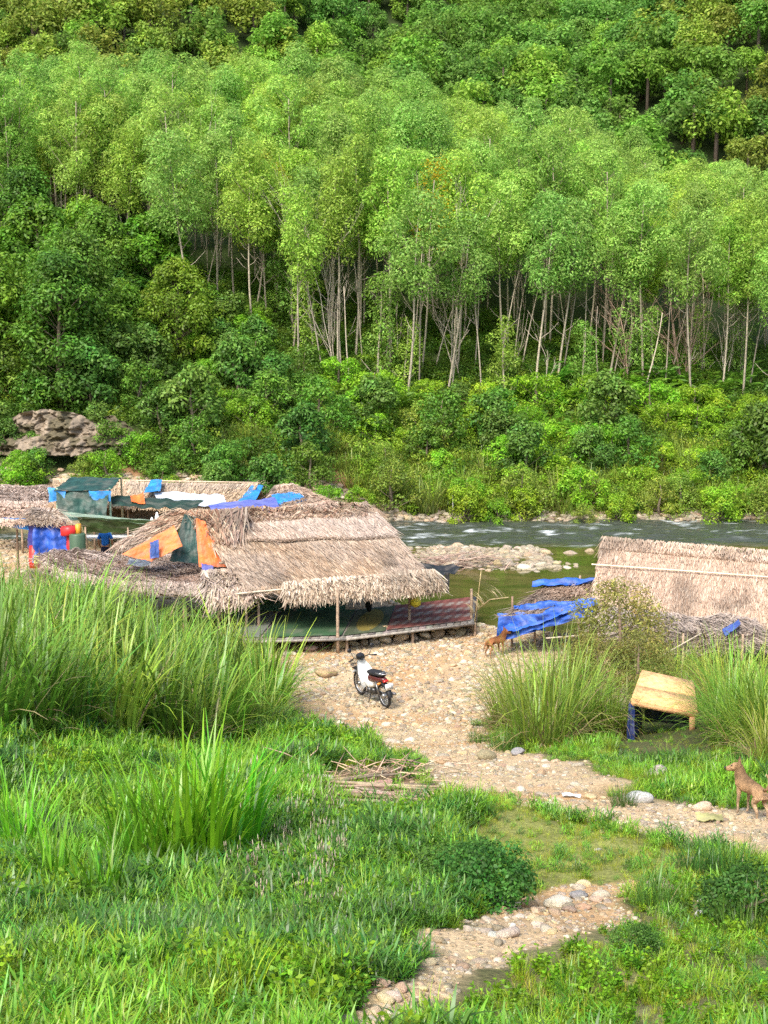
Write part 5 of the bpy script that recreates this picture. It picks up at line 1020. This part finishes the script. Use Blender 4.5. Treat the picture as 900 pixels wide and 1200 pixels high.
def dog(px, py, heading, headyaw, scl, label, coat, belly, group=None, headup=.0, tailup=True):
    q = hit(px, py); t = thing('dog', (q[0], q[1], q[2] + .01), label, 'dog', group, heading, scl)
    def col(co):
        base = np.repeat(np.array(coat, float)[None], len(co), 0); z = co[:, 2:3]
        w = np.clip((.42 - z) / .14, 0, 1); base = base * (1 - w * .45) + np.array(belly) * w * .45
        b = np.clip((z - .47) / .08, 0, 1) * (co[:, 0:1] < .3); base = base * (1 - b * .5); mz = np.clip((co[:, 0:1] - .42) / .08, 0, 1) * (z > .5); base = base * (1 - mz * .5)
        w2 = np.clip((.16 - z) / .1, 0, 1); return base * (1 - w2) + np.array(belly) * w2
    J = {}; E = []
    J['pelvis'] = (-.25, 0, .46, .09); chain('s', [(-.12, 0, .462, .092), (.02, 0, .445, .112), (.15, 0, .435, .128), (.23, 0, .48, .112), (.275, 0, .545, .094), (.305, 0, .60, .082)], J, E, 'pelvis')
    cy_, sy_ = math.cos(headyaw), math.sin(headyaw); B = np.array([.315, 0, .635 + headup]); h = lambda f, u, l=0: (B[0] + f * cy_ - l * sy_, B[1] + f * sy_ + l * cy_, B[2] + u)
    chain('h', [(*h(.0, .02), .080), (*h(.055, .015), .075), (*h(.10, -.012), .052), (*h(.15, -.028), .040), (*h(.19, -.03), .033)], J, E, 's5')
    for s, n in ((1, 'l'), (-1, 'r')):
        chain(n + 'f', [(.20, s * .07, .40, .05), (.17, s * .085, .30, .032), (.19, s * .085, .18, .021), (.185, s * .085, .06, .017), (.20, s * .085, .022, .022), (.235, s * .085, .014, .015)], J, E, 's2')
        chain(n + 'h', [(-.25, s * .075, .38, .06), (-.19, s * .09, .29, .042), (-.29, s * .09, .185, .022), (-.285, s * .09, .06, .016), (-.27, s * .09, .022, .021), (-.235, s * .09, .014, .015)], J, E, 'pelvis')
    skin('body', J, E, MT['fur'], t, col, 2, 'pelvis')
    g = Geo(); P = [(-.31, 0, .50), (-.38, 0, .55), (-.42, 0, .63), (-.40, 0, .71), (-.34, 0, .75)] if tailup else [(-.31, 0, .49), (-.38, 0, .43), (-.41, 0, .33), (-.43, 0, .26)]
    tube(g, P, np.linspace(.026, .010, len(P)), 7, np.array(coat) * 1.05); g.build('tail', MT['fur'], t, True)
    for s in (1, -1):
        g = Geo(); b0 = np.array(h(-.03, .055, s * .04)); tp = np.array(h(.0, .165, s * .085)); f1 = np.array(h(.03, .055, s * .02)); b1 = np.array(h(-.005, .035, s * .082))
        g.add([b0, f1, b1, tp, (b0 + b1) / 2 - [.015, 0, 0]], None, [(0, 1, 3), (1, 2, 3), (2, 4, 3), (4, 0, 3), (0, 1, 2)], np.array(coat) * .7); g.build('ear', MT['fur'], t)
        g = Geo(); e = np.array(h(.095, .035, s * .036)); tube(g, [e, np.array(h(.112, .033, s * .044))], [.011, .008], 6, (.01, .008, .006)); g.build('eye', MT['lens'], t, True)
    g = Geo(); n0 = np.array(h(.19, -.018)); n1 = np.array(h(.212, -.022)); tube(g, [n0, n1], [.022, .015], 7, (.015, .012, .012)); g.build('nose', MT['lens'], t, True)
    g = Geo(); tube(g, [h(.205, -.047), h(.15, -.052), h(.11, -.05)], [.004, .004, .003], 4, (.03, .015, .012)); g.build('mouth', MT['fur'], t)
    return t
dog(879, 960, math.radians(108), math.radians(52), .86, 'tan short haired dog standing on the stony track, head turned left', (.44, .27, .14), (.50, .37, .25))
dog(581, 770, math.radians(38), math.radians(-25), 1.05, 'reddish brown dog standing at the edge of the stony bar by the pool', (.34, .14, .055), (.34, .19, .1), tailup=False)

# ------------------------------------------------------------------ motorcycle
def torus(g, c, R, r, col, n=28, m=8, axis='y'):
    a = np.arange(n) * 2 * PI / n; pts = np.stack([R * np.cos(a), 0 * a, R * np.sin(a)], 1) + c
    return tube(g, pts, r, m, col, closed=True)
def motorcycle():
    r0 = hit(450, 831); f0 = hit(423, 813); hd = math.atan2(f0[1] - r0[1], f0[0] - r0[0]) + .14; mid = r0 + (f0 - r0) * .45
    t = thing('motorcycle', (mid[0], mid[1], hz(mid[0], mid[1]) + .02), 'white underbone motorcycle with a dark seat parked on the stony bar', 'motorcycle', None, hd, 1.1); t.rotation_euler = (math.radians(-7), 0, hd)
    WH, BK, MR, CH = (.80, .80, .76), (.02, .02, .022), (.10, .022, .02), (.6, .6, .6)
    def part(nm, fn, mat, parent=t, sm=True): g = Geo(); fn(g); return g.build(nm, MT[mat], parent, sm)
    for wx in (-.6, .62):
        w = part('wheel', lambda g: tube(g, [(wx, -.06, .28), (wx, -.03, .28), (wx, .03, .28), (wx, .06, .28)], [.03, .055, .055, .03], 10, (.4, .4, .4)), 'metal')
        part('tyre', lambda g: torus(g, (wx, 0, .28), .25, .034, (.025, .023, .022)), 'rubber', w); part('rim', lambda g: torus(g, (wx, 0, .28), .215, .012, CH, 28, 6), 'metal', w)
        def sp(g):
            for k in range(18): a = k * PI / 9; tube(g, [(wx + .04 * math.cos(a + .5), .02 * (-1) ** k, .28 + .04 * math.sin(a + .5)), (wx + .21 * math.cos(a), 0, .28 + .21 * math.sin(a))], .0035, 3, CH)
        part('spoke', sp, 'metal', w)
    for s in (-1, 1):
        part('fork_leg', lambda g: tube(g, [(.62, s * .075, .28), (.52, s * .07, .58), (.44, s * .05, .82)], [.022, .024, .02], 8, (.3, .3, .3)), 'metal')
        part('shock_absorber', lambda g: tube(g, [(-.58, s * .11, .32), (-.52, s * .11, .45), (-.46, s * .11, .60)], [.018, .028, .02], 8, (.2, .2, .2)), 'metal')
        part('mirror', lambda g: (tube(g, [(.36, s * .2, .99), (.33, s * .25, 1.10), (.34, s * .29, 1.16)], .006, 5, BK), tube(g, [(.335, s * .29, 1.18), (.345, s * .29, 1.18), (.365, s * .29, 1.18), (.37, s * .29, 1.18)], [.03, .052, .05, .02], 12, BK)), 'plastic')
        part('grip', lambda g: tube(g, [(.33, s * .24, .965), (.29, s * .36, .95)], [.018, .018], 8, BK), 'rubber')
        part('footrest', lambda g: tube(g, [(-.02, s * .08, .27), (-.02, s * .28, .27)], .014, 6, BK), 'rubber')
        part('turn_signal', lambda g: tube(g, [(-.70, s * .09, .62), (-.71, s * .15, .62), (-.71, s * .19, .62)], [.012, .03, .018], 8, (.7, .25, .04)), 'lens')
    part('handlebar', lambda g: tube(g, [(.29, -.34, .95), (.36, -.18, .98), (.40, 0, .93), (.36, .18, .98), (.29, .34, .95)], .012, 7, BK), 'metal')
    def arc(g, cx, R, w, a0, a1, c, th=.012):
        a = np.linspace(a0, a1, 14); V = []
        for k in a:
            for (yy, rr) in ((-w, R - .035), (-w * .8, R), (0, R + .012), (w * .8, R), (w, R - .035)): V.append((cx + rr * math.cos(k), yy, .28 + rr * math.sin(k)))
        i = np.arange(13)[:, None] * 5 + np.arange(4)[None]; V = np.array(V); q = np.stack([i, i + 1, i + 6, i + 5], -1).reshape(-1, 4); g.add(V, q, None, c)
    part('front_fender', lambda g: arc(g, .62, .325, .06, .55, 2.6, WH), 'paint'); part('rear_fender', lambda g: arc(g, -.6, .33, .065, 1.2, 3.05, BK), 'plastic')
    def shield(g):
        rows = [(.95, .44, .07, .02), (.86, .45, .10, .04), (.76, .42, .15, .08), (.64, .37, .19, .12), (.50, .31, .205, .15), (.38, .27, .20, .16), (.30, .25, .16, .14)]; V = []; n = 13
        for z, x, hw, ed in rows:
            for k in range(n): y = -hw + 2 * hw * k / (n - 1); V.append((x - ed * (abs(y) / hw) ** 2.2, y, z))
        V = np.array(V); i = np.arange(len(rows) - 1)[:, None] * n + np.arange(n - 1)[None]; q = np.stack([i, i + 1, i + n + 1, i + n], -1).reshape(-1, 4); g.add(V, q, None, WH); g.add(V + [-.02, 0, 0], q[:, ::-1], None, np.array(WH) * .95)
    part('leg_shield', shield, 'paint')
    def loft(g, secs, col):   # x, zc, half width, half height
        n = 14; V = []
        for x, zc, hw, hh in secs:
            for k in range(n): a = 2 * PI * k / n; V.append((x, hw * np.sign(math.cos(a)) * abs(math.cos(a)) ** .7, zc + hh * np.sign(math.sin(a)) * abs(math.sin(a)) ** .7))
        V = np.array(V); Q = [(j * n + k, j * n + (k + 1) % n, (j + 1) * n + (k + 1) % n, (j + 1) * n + k) for j in range(len(secs) - 1) for k in range(n)]
        V = np.concatenate([V, [V[:n].mean(0)], [V[-n:].mean(0)]]); m = len(V); T = [(k, (k + 1) % n, m - 2) for k in range(n)] + [(len(secs) * n - n + k, len(secs) * n - n + (k + 1) % n, m - 1) for k in range(n)]
        g.add(V, Q, T, col)
    part('body_cover', lambda g: loft(g, [(.33, .60, .06, .14), (.24, .50, .075, .13), (.12, .44, .085, .12), (0, .46, .09, .13), (-.10, .52, .10, .13)], WH), 'paint')
    part('tail_cover', lambda g: loft(g, [(-.04, .56, .09, .11), (-.2, .60, .115, .10), (-.4, .63, .115, .085), (-.6, .66, .09, .06), (-.74, .68, .05, .03)], MR), 'paint')
    part('side_cover', lambda g: loft(g, [(0, .42, .10, .10), (-.12, .46, .115, .11), (-.26, .50, .10, .07)], WH), 'paint')
    part('seat', lambda g: loft(g, [(.04, .70, .05, .03), (-.04, .725, .10, .045), (-.2, .735, .125, .05), (-.4, .76, .125, .05), (-.58, .775, .11, .045), (-.68, .77, .07, .03)], BK), 'rubber')
    part('headlight_housing', lambda g: loft(g, [(.32, .95, .06, .05), (.38, .97, .09, .075), (.46, .97, .09, .075), (.52, .95, .06, .05)], BK), 'plastic')
    part('headlight', lambda g: tube(g, [(.515, 0, .95), (.535, 0, .95)], [.05, .035], 12, (.8, .8, .75)), 'lens')
    part('engine', lambda g: (loft(g, [(.18, .33, .05, .05), (.08, .32, .07, .075), (-.06, .29, .09, .085), (-.2, .28, .07, .07)], (.10, .10, .10)), tube(g, [(-.02, -.11, .29), (-.02, .11, .29)], .07, 12, (.16, .16, .16))), 'metal')
    part('exhaust_pipe', lambda g: tube(g, [(.12, -.05, .28), (.02, -.12, .2), (-.2, -.14, .2), (-.3, -.15, .22), (-.5, -.16, .27), (-.82, -.16, .33)], [.018, .018, .02, .035, .042, .036], 10, (.35, .33, .32)), 'metal')
    part('chain_case', lambda g: loft(g, [(-.12, .29, .02, .045), (-.3, .29, .02, .055), (-.62, .29, .02, .06)], BK), 'plastic')
    part('tail_light', lambda g: box(g, (-.755, 0, .655), (.05, .13, .055), (.55, .02, .015), bev=.012), 'lens')
    pl = part('number_plate', lambda g: box(g, (-.905, 0, .56), (.012, .19, .14), (.82, .83, .80)), 'paint', t, False)
    def dig(g):
        for row, z in ((0, .59), (1, .535)):
            for k in range(4 if row == 0 else 5): y = (k - (1.5 if row == 0 else 2)) * .030; box(g, (-.913, y, z), (.003, .004, .035), (.03, .03, .04)); box(g, (-.913, y + .008, z + (.012 if (k + row) % 2 else -.012)), (.003, .012, .006), (.03, .03, .04))
    part('number_marks', dig, 'plastic', pl, False)
    part('rear_rack', lambda g: (tube(g, [(-.48, -.10, .80), (-.72, -.09, .82), (-.82, 0, .83), (-.72, .09, .82), (-.48, .10, .80)], .010, 6, CH), tube(g, [(-.62, -.1, .81), (-.62, .1, .81)], .008, 5, CH)), 'metal')
    def bask(g):
        for z, k in ((.66, .8), (.74, .9), (.82, 1)): 
            a = [(.60 - .11 * k, -.15 * k, z), (.60 + .11 * k, -.15 * k, z), (.60 + .11 * k, .15 * k, z), (.60 - .11 * k, .15 * k, z)]
            for j in range(4): tube(g, [a[j], a[(j + 1) % 4]], .006, 4, BK)
        for j in range(9):
            for s in (-1, 1): tube(g, [(.60 + s * .088, -.12 + .03 * j, .66), (.60 + s * .11, -.15 + .0375 * j, .82)], .004, 3, BK)
        for j in range(6):
            for s in (-1, 1): tube(g, [(.512 + .035 * j, s * .12, .66), (.49 + .044 * j, s * .15, .82)], .004, 3, BK)
        box(g, (.60, 0, .665), (.17, .24, .008), BK)
    part('basket', bask, 'plastic'); part('side_stand', lambda g: tube(g, [(-.08, .07, .24), (-.12, .17, .05), (-.1, .2, .03)], [.012, .012, .018], 6, BK), 'metal')
motorcycle()

# ------------------------------------------------------------------ grass
def leafweed(seed, tint, n=90, R=.16, hgt=.3, L=.06):
    rg = np.random.default_rng(seed); g = Geo()
    for k in range(9):
        a = rg.uniform(0, 6.28); e = np.array([math.cos(a) * R * rg.random(), math.sin(a) * R * rg.random(), hgt * rg.uniform(.5, 1)]); tube(g, [(0, 0, 0), e * [.4, .4, .6], e], .003, 3, np.array(tint) * .7)
        m = n // 9; tt = rg.uniform(.25, 1, (m, 1)); P = e * tt; D = rg.normal(size=(m, 3)) * [1, 1, .35] + [0, 0, .25]; leaves(g, P, D, L * rg.uniform(.6, 1.2, m), L * .5, jc(tint, m, .2, .07, rg), rg)
    return g.mesh('weed', MT['leaf'])
def sprayproto(seed, tint, n=50, R=.15, H0=.22, L=.17, W=.019):
    rg = np.random.default_rng(seed); g = Geo(); r = R * np.sqrt(rg.random(n)); a = rg.uniform(0, 6.28, n); P = np.stack([r * np.cos(a), r * np.sin(a), rg.uniform(.0, H0, n)], 1)
    c = jc(tint, n, .22, .08, rg); blades(g, P, rg.uniform(0, 6.28, n), rg.uniform(.35, 1.25, n), L * rg.uniform(.6, 1.25, n), W * rg.uniform(.7, 1.3, n), rg.uniform(.1, .8, n), c, 3, c * 1.12)
    return g.mesh('spray', MT['grass'])
def seedhead(seed):
    rg = np.random.default_rng(seed); g = Geo()
    for k in range(7):
        a = rg.uniform(0, 6.28); l = rg.uniform(.3, .6); th = rg.uniform(0, .3); b = np.array([rg.normal(0, .08), rg.normal(0, .08), 0]); e = b + np.array([math.cos(a) * th * l, math.sin(a) * th * l, l]); tube(g, [b, (b + e) / 2, e], .002, 3, (.3, .3, .12)); tube(g, [e, e + [.003, 0, .03], e + [.005, 0, .07]], [.003, .007, .002], 5, (.50, .44, .32))
    return g.mesh('seed_heads', MT['grass'])
def foreground():
    rg = np.random.default_rng(77)
    fine = [tussock(400 + k, 44, (.08, .26), .007, .09, t, .06, .45, 1.0, 3) for k, t in enumerate([(.15, .34, .03), (.20, .38, .03), (.11, .26, .03), (.29, .40, .035)])]
    spray = [sprayproto(420 + k, t) for k, t in enumerate([(.13, .31, .035), (.18, .38, .04), (.07, .19, .03)])]
    yel = [tussock(430 + k, 34, (.10, .32), .006, .10, t, .18, .35, .8, 3) for k, t in enumerate([(.32, .40, .05), (.26, .37, .045)])]
    weed = [leafweed(440 + k, t) for k, t in enumerate([(.13, .29, .035), (.19, .38, .045), (.10, .25, .035)])]
    seed = [seedhead(450), seedhead(451)]
    mid = [tussock(460 + k, 60, (.25, .6), .012, .12, t, .1, .3, .9, 4) for k, t in enumerate([(.15, .33, .03), (.2, .38, .035)])]
    pr = fine + spray + yel + weed + seed + mid     # 0-3,4-6,7-8,9-11,12-13,14-15
    def samp(n, y0, y1):
        y = rg.uniform(y0, y1, n * 2); w = .33 * y + .8; x = rg.uniform(-1, 1, n * 2) * (.33 * y1 + .8); k = np.abs(x) < w; return x[k][:n], y[k][:n]
    X = []; Y = []; I = []; S = []
    for (n, y0, y1, sc) in ((9500, 5.3, 9.5, .56), (11500, 9.5, 15, .70), (11500, 15, 22, .85), (8000, 22, 30, 1.0)):
        x, y = samp(n, y0, y1); d = np.maximum(soft(x, y, P_BAR, .12, 6), soft(x, y, P_PATH, .05, 6)); dn = np.maximum(soft(x, y, P_BAR, .5, 8, 3), soft(x, y - .25, P_PATH, .25, 8, 4)); lit = pip(x, y, P_LITTER); lawn = soft(x, y, P_LAWN, .2, 5)
        keep = (rg.random(len(x)) > np.maximum.reduce([d, soft(x, y + .2, P_PATH, .05, 5), soft(x, y + .38, P_PATH, .05, 5) * (y < 9), soft(x, y + .6, P_PATH, .05, 5) * (y < 7.6)]) * 1.35 - .05) & ~(lit & (rg.random(len(x)) < .94)) & (y < shore(x) - 1)
        flat = (y > 29.3) & (x > -4) & (x < 6); keep &= ~flat | (rg.random(len(x)) < .03)
        keep &= rg.random(len(x)) > lawn * .3; rt = pip(x, y, P_RIGHT); keep &= ~(rt & (rg.random(len(x)) < .1 + .35 * (fbm(x * 1.1, y * 1.1, 197) > .52)))
        x, y, lawn, d, dn = x[keep], y[keep], lawn[keep], d[keep], dn[keep]; f = fbm(x * .9, y * .9, 171); f2 = fbm(x * .7, y * .7, 175); u = rg.random(len(x))
        i = np.where(f < .42, rg.choice([0, 1, 2, 3, 4, 5], len(x)), np.where(f < .58, rg.choice([4, 5, 5, 1], len(x)), rg.choice([4, 5, 6, 6], len(x))))
        u2 = y - 7 ; right = x > .5
        i = np.where((f2 > .6) & (u < .5), rg.integers(9, 12, len(x)), i); i = np.where(right & (u < .55), rg.choice([7, 8, 3, 1], len(x)), i)
        i = np.where((lawn > .4) & (u < .8), rg.choice([7, 8, 3], len(x)), i); i = np.where((u > .965) & (lawn < .3), rg.integers(14, 16, len(x)), i)
        wz = pip(x, y, P_WEED) & (rg.random(len(x)) < .7); i = np.where(wz, rg.choice([6, 5, 11, 4, 9, 6, 2, 1, 0], len(x)), i); bl = (fbm(x * .8 + 5, y * .8, 191) > .52) & (x < 0) & (rg.random(len(x)) < .6); i = np.where(bl & ~wz, rg.choice([7, 3, 3, 8, 1], len(x)), i); rz = pip(x, y, P_RIGHT) & (rg.random(len(x)) < .6); i = np.where(rz, rg.choice([0, 3, 7, 9, 10, 1, 8], len(x)), i); sd = pip(x, y, P_SEED); i = np.where(sd & (u > .965), rg.integers(12, 14, len(x)), i)
        s = sc * rg.uniform(.65, 1.25, len(x)) * (1 - .5 * lawn) * np.where((y > 18) & (x > 0), .7, 1) * (1 - .5 * np.clip(dn * 1.6, 0, 1)) * (.45 + 1.15 * fbm(x * .8, y * .8, 181, 3)) * np.where(pip(x, y, P_CLEAR), .35, 1) * np.where(pip(x, y, P_RIGHT), .62, 1)
        s = s * np.where((i >= 9) & (i <= 11), 1.2, 1) * np.where(i == 6, 1.2, 1)
        X.append(x); Y.append(y); I.append(i); S.append(s)
    x = np.concatenate(X); y = np.concatenate(Y)
    scatter('short_grass', np.stack([x, y, H(x, y) - .01], 1), pr, rg.uniform(0, 6.28, len(x)), np.concatenate(S), rg.normal(0, .12, (len(x), 2)), np.concatenate(I), 'lush short grass and weeds covering the near bank')
    # tall reeds on the left
    tall = [tussock(500 + k, 100, (1.0, 2.3), .048, .34, t, dr, .3, 1.3, 6) for k, (t, dr) in enumerate([((.16, .33, .05), .10), ((.21, .38, .06), .14), ((.12, .28, .045), .2), ((.24, .35, .06), .45), ((.10, .23, .035), .08), ((.17, .30, .05), .26)])]
    n = 4200; x = rg.uniform(-17, 0, n); y = rg.uniform(17, 42, n); k = pip(x, y, P_TALL) ; x, y = x[k], y[k]
    # thin by distance
    sel = []; 
    for j in range(len(x)):
        if all((x[j] - x[m]) ** 2 + (y[j] - y[m]) ** 2 > .30 for m in sel): sel.append(j)
    x, y = x[sel], y[sel]; lim = np.interp(y, [20, 24, 30, 34], [1.0, 1.05, 1.05, 1.0]) * rg.uniform(.6, 1.2, len(x)) * np.interp(x, [-9, -5], [1.18, 1])
    print('tall', len(x))
    scatter('tall_grass', np.stack([x, y, H(x, y) - .03], 1), tall, rg.uniform(0, 6.28, len(x)), lim, rg.normal(0, .07, (len(x), 2)), None, 'dense stand of head high green reed grass on the left')
    # individual clumps
    big = [tussock(520 + k, 330, (.9, 2.2), .024, .45, t, dr, .42, 1.35, 6) for k, (t, dr) in enumerate([((.21, .33, .06), .34), ((.25, .36, .07), .24), ((.18, .34, .05), .15)])]
    for k, (px, py, v, s, lb) in enumerate([
        (636, 868, 0, 1.3, 'large drooping grass clump with a straw coloured heart right of the stony bar'), (600, 858, 1, .9, 'smaller pale grass clump leaning out over the stony bar'),
        (668, 862, 0, 1.1, 'half dried grass clump between the big clump and the olive bush'), (612, 836, 1, .85, 'upright light grass clump behind the large drooping clump'), (650, 838, 2, 1.05, 'tall green clump directly behind the large drooping clump'),
        (700, 862, 1, .85, 'thin bladed grass clump left of the orange topped shelter'), (858, 870, 2, .85, 'fresh green reed clump right of the orange topped shelter'), (862, 858, 2, 1.1, 'tallest reed clump at the right edge of the picture'),
        (884, 850, 1, 1.0, 'reed clump at the far right beside the tallest one'), (848, 828, 1, .9, 'yellow green reed clump behind the orange topped shelter to the right'), (880, 878, 2, .8, 'dark green reed clump just above the tan dog'), (262, 866, 0, .8, 'straw coloured drooping clump at the foot of the tall reeds beside the bar'), (300, 862, 0, .85, 'half dry clump where the tall reeds meet the stony bar'), (215, 872, 0, .7, 'straw coloured clump at the foot of the reeds, left of the half dry ones'), (690, 800, 1, .6, 'pale clump behind the olive bush under the brush roof'), (672, 815, 2, .8, 'green clump below the blue tarp edge left of the olive bush'), (715, 862, 0, .8, 'half dry clump standing before the olive feathery bush'), (770, 806, 2, .75, 'green clump directly behind the orange board top'), (795, 806, 1, .75, 'light clump behind the right end of the orange board top'), (828, 806, 0, .75, 'half dry clump behind the right leg of the orange topped shelter'), (752, 812, 1, .7, 'sparse reed clump behind the orange board top'),
        (800, 822, 1, .6, 'short reed clump between board top and brush roof'), (905, 870, 2, 1.0, 'reed clump standing right of the dog'), (905, 900, 1, .7, 'low reed clump behind the dog')]):
        q = hit(px, py); plantthing('grass_clump', big[v], q[0], q[1], lb, 'large grass clumps around the bar', 'grass clump', s, None, 'blades')
    fg = [tussock(540 + k, 85, (.6, 1.35), .030, .24, t, .03, .2, .95, 8) for k, t in enumerate([(.10, .31, .025), (.15, .36, .035)])]
    for (px, py, v, s, lb) in [(236, 1022, 0, 1.3, 'broad bladed dark green grass clump in the middle of the left foreground'), (268, 1012, 0, 1.3, 'broad bladed clump touching the seed heads in the left foreground'), (205, 1025, 1, 1.2, 'broad bladed clump left of the middle one in the left foreground'),
                            (165, 1030, 1, 1.05, 'lighter broad bladed clump in the left foreground'), (115, 1075, 1, .75, 'few long arching blades near the left foreground corner'), (60, 1060, 1, .75, 'leaning broad blades closest to the left border'), (285, 985, 0, .8, 'broad bladed clump rearmost in the left foreground'), (30, 1010, 1, .9, 'light broad bladed clump on the left border below the reeds')]:
        q = hit(px, py); plantthing('broad_grass_clump', fg[v], q[0], q[1], lb, 'broad bladed clumps in the foreground', 'grass clump', s, None, 'blades')
    dk = [tussock(550 + k, 170, (.25, .55), .010, .22, (.08, .21, .04), .05, .4, .9, 4) for k in range(2)]
    for (px, py, s, lb) in [(858, 1032, 1.0, 'dark green short tuft at the right border under the stony track'), (815, 1022, .8, 'dark tuft left of the one at the right border'), (730, 945, .6, 'small dark tuft growing beside the white flat rock'), (770, 1066, .9, 'dark tuft in front of the large brown boulder'), (590, 880, .8, 'dense dark tuft at the left foot of the large drooping clump'), (560, 870, .5, 'small tuft on the bar edge left of the mossy boulder'), (870, 1098, 1.0, 'dark tuft at the lower right border')]:
        q = hit(px, py); plantthing('dark_tuft', dk[int(px) % 2], q[0], q[1], lb, 'dark grass tufts', 'grass tuft', s * (q[1] / 11) ** .5, None, 'blades')
    # leafy bushes
    ob = broadleaf(560, 1.9, (.15, .155, .045), .8, 50, 90, .065, .15, .3, (.2, .14, .10), 1.7); vb = broadleaf(561, .5, (.035, .085, .018), .5, 44, 80, .042, .05, .6)
    for (px, py, m, s, lb) in [(722, 842, ob, 1.75, 'olive brown feathery bush in front of the straw roofed hut'), (746, 850, ob, 1.15, 'smaller olive bush between the feathery bush and board top'), (694, 850, ob, 1.15, 'low brownish bush left of the olive feathery bush'),
                            (565, 1062, vb, 1.0, 'leafy dark green bush above the bend of the dirt path'), (530, 1045, vb, .8, 'leafy bush just behind the one at the path bend'), (882, 1085, vb, .85, 'dark broad leaved bush at the lower right border'), (745, 1120, vb, .38, 'low bright leafy plant right of the dirt path')]:
        q = hit(px, py); r = put_tree('bush', m, q[0], q[1], lb, None, 1.3 * px, s, 'bush')
P_WEED = poly([(240, 985), (330, 950), (470, 1000), (600, 1010), (640, 1050), (560, 1110), (470, 1130), (380, 1150), (290, 1130), (230, 1060)])
P_CLEAR = poly([(722, 845), (722, 890), (840, 890), (835, 840)])
P_SEED = poly([(270, 950), (350, 930), (400, 960), (410, 1080), (330, 1100), (270, 1050)])
foreground()
